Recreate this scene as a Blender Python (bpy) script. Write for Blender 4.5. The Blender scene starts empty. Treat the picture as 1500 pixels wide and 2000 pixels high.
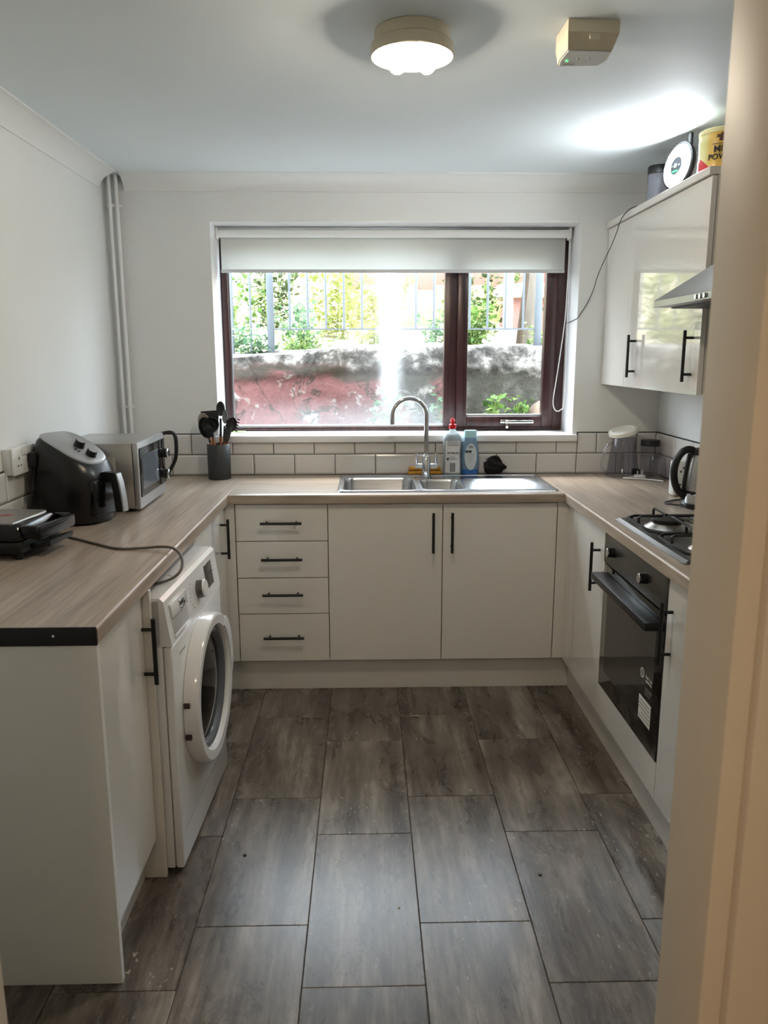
import bpy, bmesh, math, random
from mathutils import Matrix, Vector
random.seed(7)
S = bpy.context.scene
COL = S.collection
R = math.radians

# ------------------------------------------------------------------ camera, world, exposure
def make_camera():
    f, pitch, yaw, roll = 1519.4, 0.19794, 0.02279, -0.00187
    fw = Vector((math.sin(yaw)*math.cos(pitch), math.cos(yaw)*math.cos(pitch), -math.sin(pitch)))
    r = Vector((math.cos(yaw), -math.sin(yaw), 0)); u = r.cross(fw)
    r2 = math.cos(roll)*r + math.sin(roll)*u
    u2 = -math.sin(roll)*r + math.cos(roll)*u
    M = Matrix((r2, u2, -fw)).transposed().to_4x4()
    M.translation = Vector((-0.33114, -3.30285, 1.49294))
    c = bpy.data.cameras.new('camera'); o = bpy.data.objects.new('camera', c); COL.objects.link(o)
    c.sensor_fit = 'VERTICAL'; c.sensor_height = 36.0; c.sensor_width = 27.0
    c.lens = f/2000*36.0; c.clip_start = 0.02; c.clip_end = 200
    c.dof.use_dof = True; c.dof.focus_distance = 3.4; c.dof.aperture_fstop = 9.0
    o.matrix_world = M
    S.camera = o
make_camera()

SKY = 7.0
LAMP = 165.0
LED = 62.0
HALL_FILL = 6.5
def make_world():
    w = bpy.data.worlds.new('overcast_sky'); S.world = w; w.use_nodes = True
    bg = w.node_tree.nodes['Background']
    bg.inputs[0].default_value = (0.80, 0.91, 1.0, 1); bg.inputs[1].default_value = SKY
make_world()
# hazy sun from high above the hillside
sun = bpy.data.lights.new('hazy_sun', 'SUN'); sun.energy = 4.0; sun.angle = R(25); sun.color = (1, .96, .88)
so = bpy.data.objects.new('hazy_sun', sun); COL.objects.link(so)
so.rotation_euler = Vector((0.35, -0.55, -1)).to_track_quat('-Z', 'Y').to_euler(); so.location = (0, 4, 8)
# window portal only guides sampling of the sky
pl = bpy.data.lights.new('window_portal', 'AREA'); pl.shape = 'RECTANGLE'; pl.size = 1.76; pl.size_y = 1.0
pl.cycles.is_portal = True
po = bpy.data.objects.new('window_portal', pl); COL.objects.link(po); po.location = (-0.18, 0.90, 1.61)
po.rotation_euler = (R(-90), 0, 0)
# unseen fill lamp added in the hall to brighten jamb and end panel
hl = bpy.data.lights.new('hall_fill_light', 'AREA'); hl.shape = 'DISK'; hl.size = 0.3; hl.energy = HALL_FILL; hl.color = (1, .83, .64)
ho = bpy.data.objects.new('hall_fill_light', hl); COL.objects.link(ho); ho.location = (-0.5, -4.05, 2.29)

vs = S.view_settings
vs.view_transform = 'Standard'; vs.look = 'None'; vs.exposure = 1.07; vs.gamma = 1.0; vs.use_curve_mapping = False
S.cycles.use_denoising = True; S.cycles.adaptive_threshold = .05
S.cycles.max_bounces = 7; S.cycles.diffuse_bounces = 4; S.cycles.glossy_bounces = 4; S.cycles.transmission_bounces = 5
S.cycles.transparent_max_bounces = 8; S.cycles.sample_clamp_indirect = 6.0
S.cycles.caustics_reflective = False; S.cycles.caustics_refractive = False

# ------------------------------------------------------------------ materials
def lin(c):
    return tuple(((v/255)/12.92 if v/255 <= .04045 else ((v/255+.055)/1.055)**2.4) for v in c)
MATS = {}
def nn(nt, t, **kw):
    n = nt.nodes.new(t)
    for k, v in kw.items(): setattr(n, k, v)
    return n
def mat(name, col, rough=.5, metal=0.0, spec=.5, coat=0.0, trans=0.0, ior=1.45, alpha=1.0, var=0.0, vscale=8.0, stretch=(1,1,1), bump=0.0, bscale=60.0, emis=None, estr=0.0, sss=0):
    if name in MATS: return MATS[name]
    m = bpy.data.materials.new(name); m.use_nodes = True; nt = m.node_tree; b = nt.nodes['Principled BSDF']
    c = lin(col) if max(col) > 1.5 else col
    b.inputs['Base Color'].default_value = (*c, 1); b.inputs['Roughness'].default_value = rough
    b.inputs['Metallic'].default_value = metal; b.inputs['Specular IOR Level'].default_value = spec
    b.inputs['Coat Weight'].default_value = coat; b.inputs['Coat Roughness'].default_value = .03
    b.inputs['Transmission Weight'].default_value = trans; b.inputs['IOR'].default_value = ior
    b.inputs['Alpha'].default_value = alpha
    if emis: b.inputs['Emission Color'].default_value = (*emis, 1); b.inputs['Emission Strength'].default_value = estr
    if var > 0 or bump > 0:
        tc = nn(nt, 'ShaderNodeTexCoord'); mp = nn(nt, 'ShaderNodeMapping'); mp.inputs['Scale'].default_value = stretch
        nt.links.new(tc.outputs['Object'], mp.inputs[0])
    if var > 0:
        n = nn(nt, 'ShaderNodeTexNoise'); n.inputs['Scale'].default_value = vscale; n.inputs['Detail'].default_value = 4
        nt.links.new(mp.outputs[0], n.inputs['Vector'])
        mx = nn(nt, 'ShaderNodeMix', data_type='RGBA'); nt.links.new(n.outputs['Fac'], mx.inputs['Factor'])
        mx.inputs['A'].default_value = (*[min(1, v*(1-var)) for v in c], 1); mx.inputs['B'].default_value = (*[min(1, v*(1+var)) for v in c], 1)
        nt.links.new(mx.outputs['Result'], b.inputs['Base Color'])
    if bump > 0:
        n2 = nn(nt, 'ShaderNodeTexNoise'); n2.inputs['Scale'].default_value = bscale; n2.inputs['Detail'].default_value = 3
        nt.links.new(mp.outputs[0], n2.inputs['Vector'])
        bp = nn(nt, 'ShaderNodeBump'); bp.inputs['Strength'].default_value = bump; bp.inputs['Distance'].default_value = .002
        nt.links.new(n2.outputs['Fac'], bp.inputs['Height']); nt.links.new(bp.outputs[0], b.inputs['Normal'])
    MATS[name] = m; return m

def ramp(nt, fac, stops):
    r = nn(nt, 'ShaderNodeValToRGB'); e = r.color_ramp.elements
    while len(e) < len(stops): e.new(.5)
    for i, (p, c) in enumerate(stops): e[i].position = p; e[i].color = (*c, 1)
    nt.links.new(fac, r.inputs[0]); return r.outputs[0]
def mixc(nt, f, a, b, bt='MIX'):
    m = nn(nt, 'ShaderNodeMix', data_type='RGBA', blend_type=bt)
    for s, v in (('Factor', f), ('A', a), ('B', b)):
        if isinstance(v, (float, int)): m.inputs[s].default_value = v
        elif isinstance(v, tuple): m.inputs[s].default_value = (*v, 1)
        else: nt.links.new(v, m.inputs[s])
    return m.outputs['Result']
def noise(nt, vec, scale, detail=4, rough=.5, dist=0):
    n = nn(nt, 'ShaderNodeTexNoise'); n.inputs['Scale'].default_value = scale; n.inputs['Detail'].default_value = detail
    n.inputs['Roughness'].default_value = rough; n.inputs['Distortion'].default_value = dist
    nt.links.new(vec, n.inputs['Vector']); return n.outputs['Fac']
def mapping(nt, src, scale=(1,1,1), loc=(0,0,0)):
    mp = nn(nt, 'ShaderNodeMapping'); mp.inputs['Scale'].default_value = scale; mp.inputs['Location'].default_value = loc
    nt.links.new(src, mp.inputs[0]); return mp.outputs[0]
def math_(nt, op, a, b=None, clamp=False):
    m = nn(nt, 'ShaderNodeMath', operation=op); m.use_clamp = clamp
    for i, v in enumerate((a, b)):
        if v is None: continue
        if isinstance(v, (float, int)): m.inputs[i].default_value = v
        else: nt.links.new(v, m.inputs[i])
    return m.outputs[0]
def newmat(name):
    m = bpy.data.materials.new(name); m.use_nodes = True; MATS[name] = m
    return m, m.node_tree, m.node_tree.nodes['Principled BSDF']
def maprange(nt, v, a, b, c=0.0, d=1.0):
    m = nn(nt, 'ShaderNodeMapRange'); m.interpolation_type = 'SMOOTHSTEP'
    nt.links.new(v, m.inputs[0])
    for i, k in enumerate((a, b, c, d)): m.inputs[i+1].default_value = k
    return m.outputs[0]

def floor_tile_mat():
    m, nt, b = newmat('stone_effect_floor_tile')
    tc = nn(nt, 'ShaderNodeTexCoord'); oi = nn(nt, 'ShaderNodeObjectInfo')
    off = nn(nt, 'ShaderNodeVectorMath', operation='SCALE'); cb = nn(nt, 'ShaderNodeCombineXYZ')
    for i in range(3): nt.links.new(oi.outputs['Random'], cb.inputs[i])
    nt.links.new(cb.outputs[0], off.inputs[0]); off.inputs['Scale'].default_value = 37.0
    ad = nn(nt, 'ShaderNodeVectorMath', operation='ADD'); nt.links.new(tc.outputs['Object'], ad.inputs[0]); nt.links.new(off.outputs[0], ad.inputs[1])
    v = ad.outputs[0]
    streak = noise(nt, mapping(nt, v, (13, 1.6, 1)), 1.0, 6, .62, .35)
    cloud = noise(nt, mapping(nt, v, (7, 2.6, 1)), 1.0, 7, .70, .5)
    fine = noise(nt, mapping(nt, v, (60, 6, 1)), 1.0, 4, .6)
    f = math_(nt, 'ADD', math_(nt, 'MULTIPLY', streak, .55), math_(nt, 'MULTIPLY', cloud, .45))
    f = math_(nt, 'ADD', f, math_(nt, 'MULTIPLY', math_(nt, 'SUBTRACT', fine, .5), .25))
    col = ramp(nt, f, [(.34, lin((58, 50, 43))), (.45, lin((86, 77, 69))), (.54, lin((114, 105, 96))), (.66, lin((156, 147, 137)))])
    # small travertine pits
    pit = noise(nt, mapping(nt, v, (70, 32, 1)), 1.0, 2, .5)
    pm = maprange(nt, pit, .66, .72)
    pz = maprange(nt, noise(nt, mapping(nt, v, (5, 2, 1)), 1.0, 2), .45, .6)
    pf = math_(nt, 'MULTIPLY', math_(nt, 'MULTIPLY', pm, pz), .55)
    col = mixc(nt, pf, col, lin((196, 190, 182)))
    vein = math_(nt, 'ABSOLUTE', math_(nt, 'SUBTRACT', noise(nt, mapping(nt, v, (7, 2.2, 1)), 1.0, 5, .6, 1.5), .5))
    vf = math_(nt, 'MULTIPLY', maprange(nt, vein, .012, 0.0), .35)
    col = mixc(nt, vf, col, lin((74, 64, 56)))
    nt.links.new(col, b.inputs['Base Color'])
    rg = math_(nt, 'ADD', math_(nt, 'MULTIPLY', cloud, .12), .22); nt.links.new(rg, b.inputs['Roughness'])
    b.inputs['Specular IOR Level'].default_value = .55
    bp = nn(nt, 'ShaderNodeBump'); bp.inputs['Strength'].default_value = .25; bp.inputs['Distance'].default_value = .001
    nt.links.new(math_(nt, 'SUBTRACT', fine, pf), bp.inputs['Height']); nt.links.new(bp.outputs[0], b.inputs['Normal'])
    return m
def worktop_mat(name, along):
    m, nt, b = newmat(name)
    g = nn(nt, 'ShaderNodeNewGeometry'); v = g.outputs['Position']
    s = (3, 90, 30) if along == 'X' else (90, 3, 30)
    s2 = (1.4, 22, 8) if along == 'X' else (22, 1.4, 8)
    a = noise(nt, mapping(nt, v, s), 1.0, 5, .65); c = noise(nt, mapping(nt, v, s2), 1.0, 3, .5, .5)
    f = math_(nt, 'ADD', math_(nt, 'MULTIPLY', a, .6), math_(nt, 'MULTIPLY', c, .4))
    col = ramp(nt, f, [(.33, lin((128, 113, 99))), (.5, lin((156, 141, 126))), (.66, lin((178, 164, 149)))])
    nt.links.new(col, b.inputs['Base Color']); b.inputs['Roughness'].default_value = .28
    bp = nn(nt, 'ShaderNodeBump'); bp.inputs['Strength'].default_value = .12; bp.inputs['Distance'].default_value = .001
    nt.links.new(a, bp.inputs['Height']); nt.links.new(bp.outputs[0], b.inputs['Normal'])
    return m
def frame_mat():
    m, nt, b = newmat('dark_rosewood_window_frame')
    g = nn(nt, 'ShaderNodeTexCoord')
    a = noise(nt, mapping(nt, g.outputs['Object'], (40, 40, 2)), 1.0, 4, .6)
    nt.links.new(ramp(nt, a, [(.35, lin((44, 24, 26))), (.7, lin((78, 47, 48)))]), b.inputs['Base Color'])
    b.inputs['Roughness'].default_value = .3
    return m
def glass_mat(name, haze=False, tint=(1, 1, 1)):
    m = bpy.data.materials.new(name); m.use_nodes = True; nt = m.node_tree; nt.nodes.clear(); MATS[name] = m
    out = nn(nt, 'ShaderNodeOutputMaterial')
    tr = nn(nt, 'ShaderNodeBsdfTransparent'); tr.inputs[0].default_value = (*tint, 1)
    gl = nn(nt, 'ShaderNodeBsdfGlossy'); gl.inputs['Roughness'].default_value = .02
    lw = nn(nt, 'ShaderNodeLayerWeight'); lw.inputs['Blend'].default_value = .5
    fr = math_(nt, 'ADD', math_(nt, 'MULTIPLY', math_(nt, 'POWER', lw.outputs['Facing'], 5.0), .9), .04)
    mx = nn(nt, 'ShaderNodeMixShader'); nt.links.new(fr, mx.inputs[0]); nt.links.new(tr.outputs[0], mx.inputs[1]); nt.links.new(gl.outputs[0], mx.inputs[2])
    last = mx.outputs[0]
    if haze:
        # milky translucent streak down the pane and a fainter band along the bottom edge
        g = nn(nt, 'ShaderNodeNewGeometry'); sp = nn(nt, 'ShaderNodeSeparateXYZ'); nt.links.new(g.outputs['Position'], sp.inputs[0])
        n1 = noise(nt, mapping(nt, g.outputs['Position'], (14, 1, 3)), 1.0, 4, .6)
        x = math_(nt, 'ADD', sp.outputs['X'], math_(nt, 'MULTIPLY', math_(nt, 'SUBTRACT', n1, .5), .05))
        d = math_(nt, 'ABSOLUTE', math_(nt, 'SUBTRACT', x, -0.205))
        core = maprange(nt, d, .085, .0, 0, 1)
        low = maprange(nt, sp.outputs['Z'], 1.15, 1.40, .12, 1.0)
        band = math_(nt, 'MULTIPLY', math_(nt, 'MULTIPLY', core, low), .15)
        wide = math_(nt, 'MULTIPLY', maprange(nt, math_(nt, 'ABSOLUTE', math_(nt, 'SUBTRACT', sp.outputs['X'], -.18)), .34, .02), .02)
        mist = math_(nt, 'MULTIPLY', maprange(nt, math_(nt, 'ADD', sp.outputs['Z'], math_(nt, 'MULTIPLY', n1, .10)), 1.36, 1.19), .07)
        edge_milk_x = math_(nt, 'MULTIPLY', mist, maprange(nt, sp.outputs['X'], -1.0, -.45, .45, 1.0))
        f = math_(nt, 'ADD', math_(nt, 'ADD', band, wide), edge_milk_x, True)
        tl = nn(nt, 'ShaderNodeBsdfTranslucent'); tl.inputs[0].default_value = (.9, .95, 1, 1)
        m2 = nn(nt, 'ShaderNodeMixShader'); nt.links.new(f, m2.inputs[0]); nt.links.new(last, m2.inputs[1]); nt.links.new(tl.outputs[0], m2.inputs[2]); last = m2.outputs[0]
    nt.links.new(last, out.inputs[0]); return m
def blind_mat():
    m = bpy.data.materials.new('roller_blind_fabric'); m.use_nodes = True; nt = m.node_tree; nt.nodes.clear(); MATS['blind'] = m
    out = nn(nt, 'ShaderNodeOutputMaterial'); d = nn(nt, 'ShaderNodeBsdfDiffuse'); d.inputs[0].default_value = (.78, .79, .78, 1)
    t = nn(nt, 'ShaderNodeBsdfTranslucent'); t.inputs[0].default_value = (.80, .82, .80, 1)
    mx = nn(nt, 'ShaderNodeMixShader'); mx.inputs[0].default_value = .52
    nt.links.new(d.outputs[0], mx.inputs[1]); nt.links.new(t.outputs[0], mx.inputs[2]); nt.links.new(mx.outputs[0], out.inputs[0]); return m
def retaining_mat():
    m, nt, b = newmat('weathered_red_render')
    g = nn(nt, 'ShaderNodeNewGeometry'); v = g.outputs['Position']; sp = nn(nt, 'ShaderNodeSeparateXYZ'); nt.links.new(v, sp.inputs[0])
    n1 = noise(nt, v, 2.3, 5, .6, .4); n2 = noise(nt, v, 9, 5, .65, .3); n3 = noise(nt, v, 28, 4, .7)
    red = mixc(nt, n3, lin((78, 46, 44)), lin((122, 80, 78)))
    grey = ramp(nt, n2, [(.38, lin((38, 36, 33))), (.49, lin((88, 84, 79))), (.60, lin((146, 142, 136)))])
    dark = mixc(nt, n3, lin((26, 26, 21)), lin((70, 67, 55)))
    z = math_(nt, 'ADD', sp.outputs['Z'], math_(nt, 'MULTIPLY', math_(nt, 'SUBTRACT', n1, .5), .35))
    top = maprange(nt, z, 1.36, 1.44)
    patch = maprange(nt, n1, .60, .52)
    patch = math_(nt, 'MULTIPLY', patch, maprange(nt, n2, .68, .55))
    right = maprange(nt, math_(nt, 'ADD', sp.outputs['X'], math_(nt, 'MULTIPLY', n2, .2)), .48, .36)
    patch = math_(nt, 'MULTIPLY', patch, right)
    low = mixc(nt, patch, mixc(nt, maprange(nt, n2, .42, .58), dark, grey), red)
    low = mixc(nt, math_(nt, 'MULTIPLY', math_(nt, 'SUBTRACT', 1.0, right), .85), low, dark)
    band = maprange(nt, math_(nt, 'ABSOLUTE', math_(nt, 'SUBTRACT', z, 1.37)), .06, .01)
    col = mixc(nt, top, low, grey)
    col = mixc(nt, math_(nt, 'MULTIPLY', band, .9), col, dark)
    crack = math_(nt, 'ABSOLUTE', math_(nt, 'SUBTRACT', noise(nt, v, 3.1, 4, .6, .8), .5))
    col = mixc(nt, math_(nt, 'MULTIPLY', maprange(nt, crack, .022, .004), .8), col, lin((46, 40, 34)))
    nt.links.new(col, b.inputs['Base Color']); b.inputs['Roughness'].default_value = .9
    bp = nn(nt, 'ShaderNodeBump'); bp.inputs['Strength'].default_value = .8; bp.inputs['Distance'].default_value = .02
    nt.links.new(math_(nt, 'ADD', n2, math_(nt, 'MULTIPLY', n3, .4)), bp.inputs['Height']); nt.links.new(bp.outputs[0], b.inputs['Normal'])
    return m
def leaf_mat(name, a, b_, c):
    m, nt, b = newmat(name)
    g = nn(nt, 'ShaderNodeNewGeometry')
    col = ramp(nt, g.outputs['Random Per Island'], [(.0, lin(a)), (.5, lin(b_)), (1.0, lin(c))])
    nt.links.new(col, b.inputs['Base Color']); b.inputs['Roughness'].default_value = .55
    tl = nn(nt, 'ShaderNodeBsdfTranslucent'); nt.links.new(col, tl.inputs[0])
    mx = nn(nt, 'ShaderNodeMixShader'); mx.inputs[0].default_value = .35
    nt.links.new(b.outputs[0], mx.inputs[1]); nt.links.new(tl.outputs[0], mx.inputs[2])
    nt.links.new(mx.outputs[0], nt.nodes['Material Output'].inputs[0]); return m
def brushed(name, col, rough, stretch, metal=1.0):
    m, nt, b = newmat(name)
    tc = nn(nt, 'ShaderNodeTexCoord'); a = noise(nt, mapping(nt, tc.outputs['Object'], stretch), 1.0, 3, .6)
    c = lin(col)
    nt.links.new(ramp(nt, a, [(.3, tuple(v*.85 for v in c)), (.7, tuple(min(1, v*1.1) for v in c))]), b.inputs['Base Color'])
    b.inputs['Metallic'].default_value = metal; b.inputs['Roughness'].default_value = rough
    return m

WALL = mat('white_wall_emulsion', (228, 230, 229), .62, var=.03, vscale=3, bump=.08, bscale=90)
CEIL = mat('white_ceiling_emulsion', (231, 240, 245), .7, var=.02, vscale=2, bump=.05, bscale=70)
TRIMW = mat('white_coving_paint', (232, 234, 233), .55, var=.02)
REVEAL = mat('bright_white_gloss_sill', (236, 237, 238), .22, var=.01)
TILEW = mat('white_metro_tile_glaze', (214, 212, 209), .12, var=.02, vscale=4)
GROUT = mat('dark_grout', (44, 42, 42), .9, var=.15, vscale=60)
FGROUT = mat('grey_floor_grout', (74, 66, 59), .9, var=.1, vscale=60)
GLOSSW = mat('white_gloss_door', (222, 218, 211), .06, coat=.6, var=.012, vscale=1.5)
CARC = mat('white_matt_carcass', (218, 214, 207), .4, var=.02)
PLIN = mat('white_plinth_board', (214, 210, 203), .22, var=.02)
BLK = mat('matt_black_metal', (16, 15, 15), .42, var=.1, vscale=40)
BLKP = mat('black_plastic', (18, 18, 19), .38, var=.1, vscale=30)
BLKG = mat('black_gloss_plastic', (14, 14, 15), .16, var=.1, vscale=20)
DKGREY = mat('charcoal_plastic', (48, 50, 52), .45, var=.08, vscale=30)
CHROME = mat('polished_chrome', (205, 207, 210), .09, 1.0, var=.03)
STEEL = brushed('brushed_stainless', (176, 178, 180), .24, (4, 90, 90))
STEELD = brushed('dark_brushed_steel', (112, 110, 106), .34, (60, 3, 60))
SILVER = mat('silver_painted_plastic', (176, 178, 180), .33, .55, var=.03)
FLOORM = floor_tile_mat()
WTX = worktop_mat('wood_grain_laminate_back', 'X'); WTY = worktop_mat('wood_grain_laminate_side', 'Y')
FRAME = frame_mat()
GLASS = glass_mat('clear_window_glass'); GLASSH = glass_mat('streaked_window_glass', True)
CLEARP = glass_mat('clear_plastic', tint=(.90, .90, .93))
BLIND = blind_mat()
WHITEP = mat('white_plastic', (228, 228, 226), .3, var=.01)
CREAM = mat('aged_cream_plastic', (214, 204, 180), .4, var=.05, vscale=20)
JAMB = mat('cream_gloss_door_frame', (222, 212, 196), .5, spec=.3, var=.04, vscale=6, bump=.15, bscale=25)
APPW = mat('white_enamel', (224, 223, 222), .16, coat=.3, var=.01)

# ------------------------------------------------------------------ mesh helpers
WORLD = {}
class MB:
    def __init__(s): s.bm = bmesh.new()
    def box(s, x0, x1, y0, y1, z0, z1, bev=0.0, seg=2, rot=None, edges=None):
        bm = s.bm
        P = [(x, y, z) for x in (x0, x1) for y in (y0, y1) for z in (z0, z1)]
        if rot is not None: P = [rot @ Vector(p) for p in P]
        v = [bm.verts.new(p) for p in P]
        fs = [bm.faces.new([v[i] for i in f]) for f in ((0,1,3,2),(4,6,7,5),(0,4,5,1),(2,3,7,6),(0,2,6,4),(1,5,7,3))]
        if bev > 0:
            es = list({e for f in fs for e in f.edges})
            bmesh.ops.bevel(bm, geom=es, offset=bev, segments=seg, profile=.5, affect='EDGES')
        return s
    def loft(s, loops, cap0=True, cap1=True, closed=True):
        bm = s.bm; L = [[bm.verts.new(p) for p in lp] for lp in loops]; n = len(L[0])
        for a, b in zip(L[:-1], L[1:]):
            for i in range(n if closed else n-1):
                j = (i+1) % n; bm.faces.new((a[i], a[j], b[j], b[i]))
        if cap0: bm.faces.new(L[0][::-1])
        if cap1: bm.faces.new(L[-1])
        return s
    def lathe(s, prof, c=(0,0,0), n=28, M=None, cap0=False, cap1=False):
        M = M or Matrix.Identity(4); c = Vector(c); loops = []
        for r, z in prof:
            loops.append([c + (M.to_3x3() @ Vector((max(r, 1e-5)*math.cos(2*math.pi*i/n), max(r, 1e-5)*math.sin(2*math.pi*i/n), z))) for i in range(n)])
        return s.loft(loops, cap0, cap1)
    def cyl(s, p0, p1, r0, r1=None, n=20):
        p0, p1 = Vector(p0), Vector(p1); r1 = r0 if r1 is None else r1
        q = (p1-p0).to_track_quat('Z', 'Y').to_matrix().to_4x4(); h = (p1-p0).length
        return s.lathe([(r0, 0), (r1, h)], p0, n, q, True, True)
    def tube(s, pts, r, n=8, closed=False, rs=None):
        pts = [Vector(p) for p in pts]; loops = []; N = len(pts); up = None
        for i, p in enumerate(pts):
            a = pts[(i-1) % N] if closed or i > 0 else p; b = pts[(i+1) % N] if closed or i < N-1 else p
            t = (b-a).normalized()
            if up is None:
                up = Vector((0,0,1)) if abs(t.z) < .9 else Vector((1,0,0))
            sd = t.cross(up)
            if sd.length < 1e-4: sd = t.cross(Vector((0,1,0)))
            sd.normalize(); up = sd.cross(t).normalized()
            rr = rs[i] if rs else r
            loops.append([p + rr*(math.cos(2*math.pi*k/n)*sd + math.sin(2*math.pi*k/n)*up) for k in range(n)])
        if closed: loops.append(loops[0]); 
        return s.loft(loops, not closed, not closed)
    def prism(s, poly, axis, a, b):
        def mk(p, t):
            return {'X': (t, p[0], p[1]), 'Y': (p[0], t, p[1]), 'Z': (p[0], p[1], t)}[axis]
        return s.loft([[mk(p, a) for p in poly], [mk(p, b) for p in poly]])
    def ell(s, c, rx, ry, rz, n=16, m=10, M=None):
        c = Vector(c); loops = []
        for j in range(m+1):
            a = -math.pi/2 + math.pi*j/m; k = max(math.cos(a), 1e-3)
            lp = [Vector((rx*k*math.cos(2*math.pi*i/n), ry*k*math.sin(2*math.pi*i/n), rz*math.sin(a))) for i in range(n)]
            loops.append([c + ((M @ p) if M else p) for p in lp])
        return s.loft(loops)
    def build(s, name, m, parent=None, local=False, smooth=True, angle=32, kind=None, label=None):
        bm = s.bm; bmesh.ops.recalc_face_normals(bm, faces=bm.faces[:])
        me = bpy.data.meshes.new(name); bm.to_mesh(me); bm.free()
        if smooth:
            me.polygons.foreach_set('use_smooth', [True]*len(me.polygons)); me.set_sharp_from_angle(angle=R(angle))
        me.materials.append(m)
        return link(name, me, parent, local, kind, label)
def link(name, me, parent=None, local=False, kind=None, label=None):
    o = bpy.data.objects.new(name, me); COL.objects.link(o)
    if parent is not None:
        if not local: me.transform(WORLD[parent.name].inverted())
        o.parent = parent; WORLD[o.name] = WORLD[parent.name]
    else:
        xs = [v.co for v in me.vertices]
        c = Vector(((min(v.x for v in xs)+max(v.x for v in xs))/2, (min(v.y for v in xs)+max(v.y for v in xs))/2, min(v.z for v in xs)))
        T = Matrix.Translation(c); me.transform(T.inverted()); o.location = c; WORLD[o.name] = T
    if kind: o['kind'] = kind
    if label: o['label'] = label
    return o
def thing(name, loc, label, cat, group=None, rot=0.0, kind=None):
    o = bpy.data.objects.new(name, None); COL.objects.link(o); o.empty_display_size = .05
    o.location = loc; o.rotation_euler = (0, 0, rot)
    WORLD[o.name] = Matrix.Translation(Vector(loc)) @ Matrix.Rotation(rot, 4, 'Z')
    tag(o, label, cat, group, kind); return o
def tag(o, label=None, cat=None, group=None, kind=None):
    if label: o['label'] = label
    if cat: o['category'] = cat
    if group: o['group'] = group
    if kind: o['kind'] = kind
    return o
def text(name, body, size, M, m, parent, ext=.0004, bold=0.0):
    """lettering mesh; M is world matrix of the text plane"""
    cu = bpy.data.curves.new(name, 'FONT'); cu.body = body; cu.size = size; cu.extrude = ext; cu.align_x = 'CENTER'; cu.align_y = 'CENTER'; cu.offset = bold
    cu.resolution_u = 3
    t = bpy.data.objects.new('tmp_text', cu); COL.objects.link(t)
    dg = bpy.context.evaluated_depsgraph_get(); me = bpy.data.meshes.new_from_object(t.evaluated_get(dg))
    bpy.data.objects.remove(t); me.transform(M); me.materials.clear(); me.materials.append(m)
    me.name = name
    return link(name, me, parent)
def frame_matrix(o, right, up):
    r = Vector(right).normalized(); u = Vector(up).normalized(); n = r.cross(u)
    M = Matrix((r, u, n)).transposed().to_4x4(); M.translation = Vector(o); return M
def rrect(cx, cy, w, h, r, n=6):
    pts = []
    for sx, sy, a0 in ((1,1,0), (-1,1,90), (-1,-1,180), (1,-1,270)):
        for k in range(n+1):
            a = R(a0 + 90*k/n); pts.append((cx+sx*(w/2-r)+r*math.cos(a), cy+sy*(h/2-r)+r*math.sin(a)))
    return pts

XLW, XRW, YB, YF, ZC = -1.545, 1.133, 0.577, -2.50, 2.318
WT, WB = 0.91, 0.872          # worktop top / underside
XLE, XRE = -0.925, 0.526      # worktop front edges of the side runs
XLD, XRD = -0.943, 0.546      # door faces of the side runs
WX0, WX1, WZ0, WZ1 = -1.066, 0.705, 1.105, 2.118   # window opening

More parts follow.
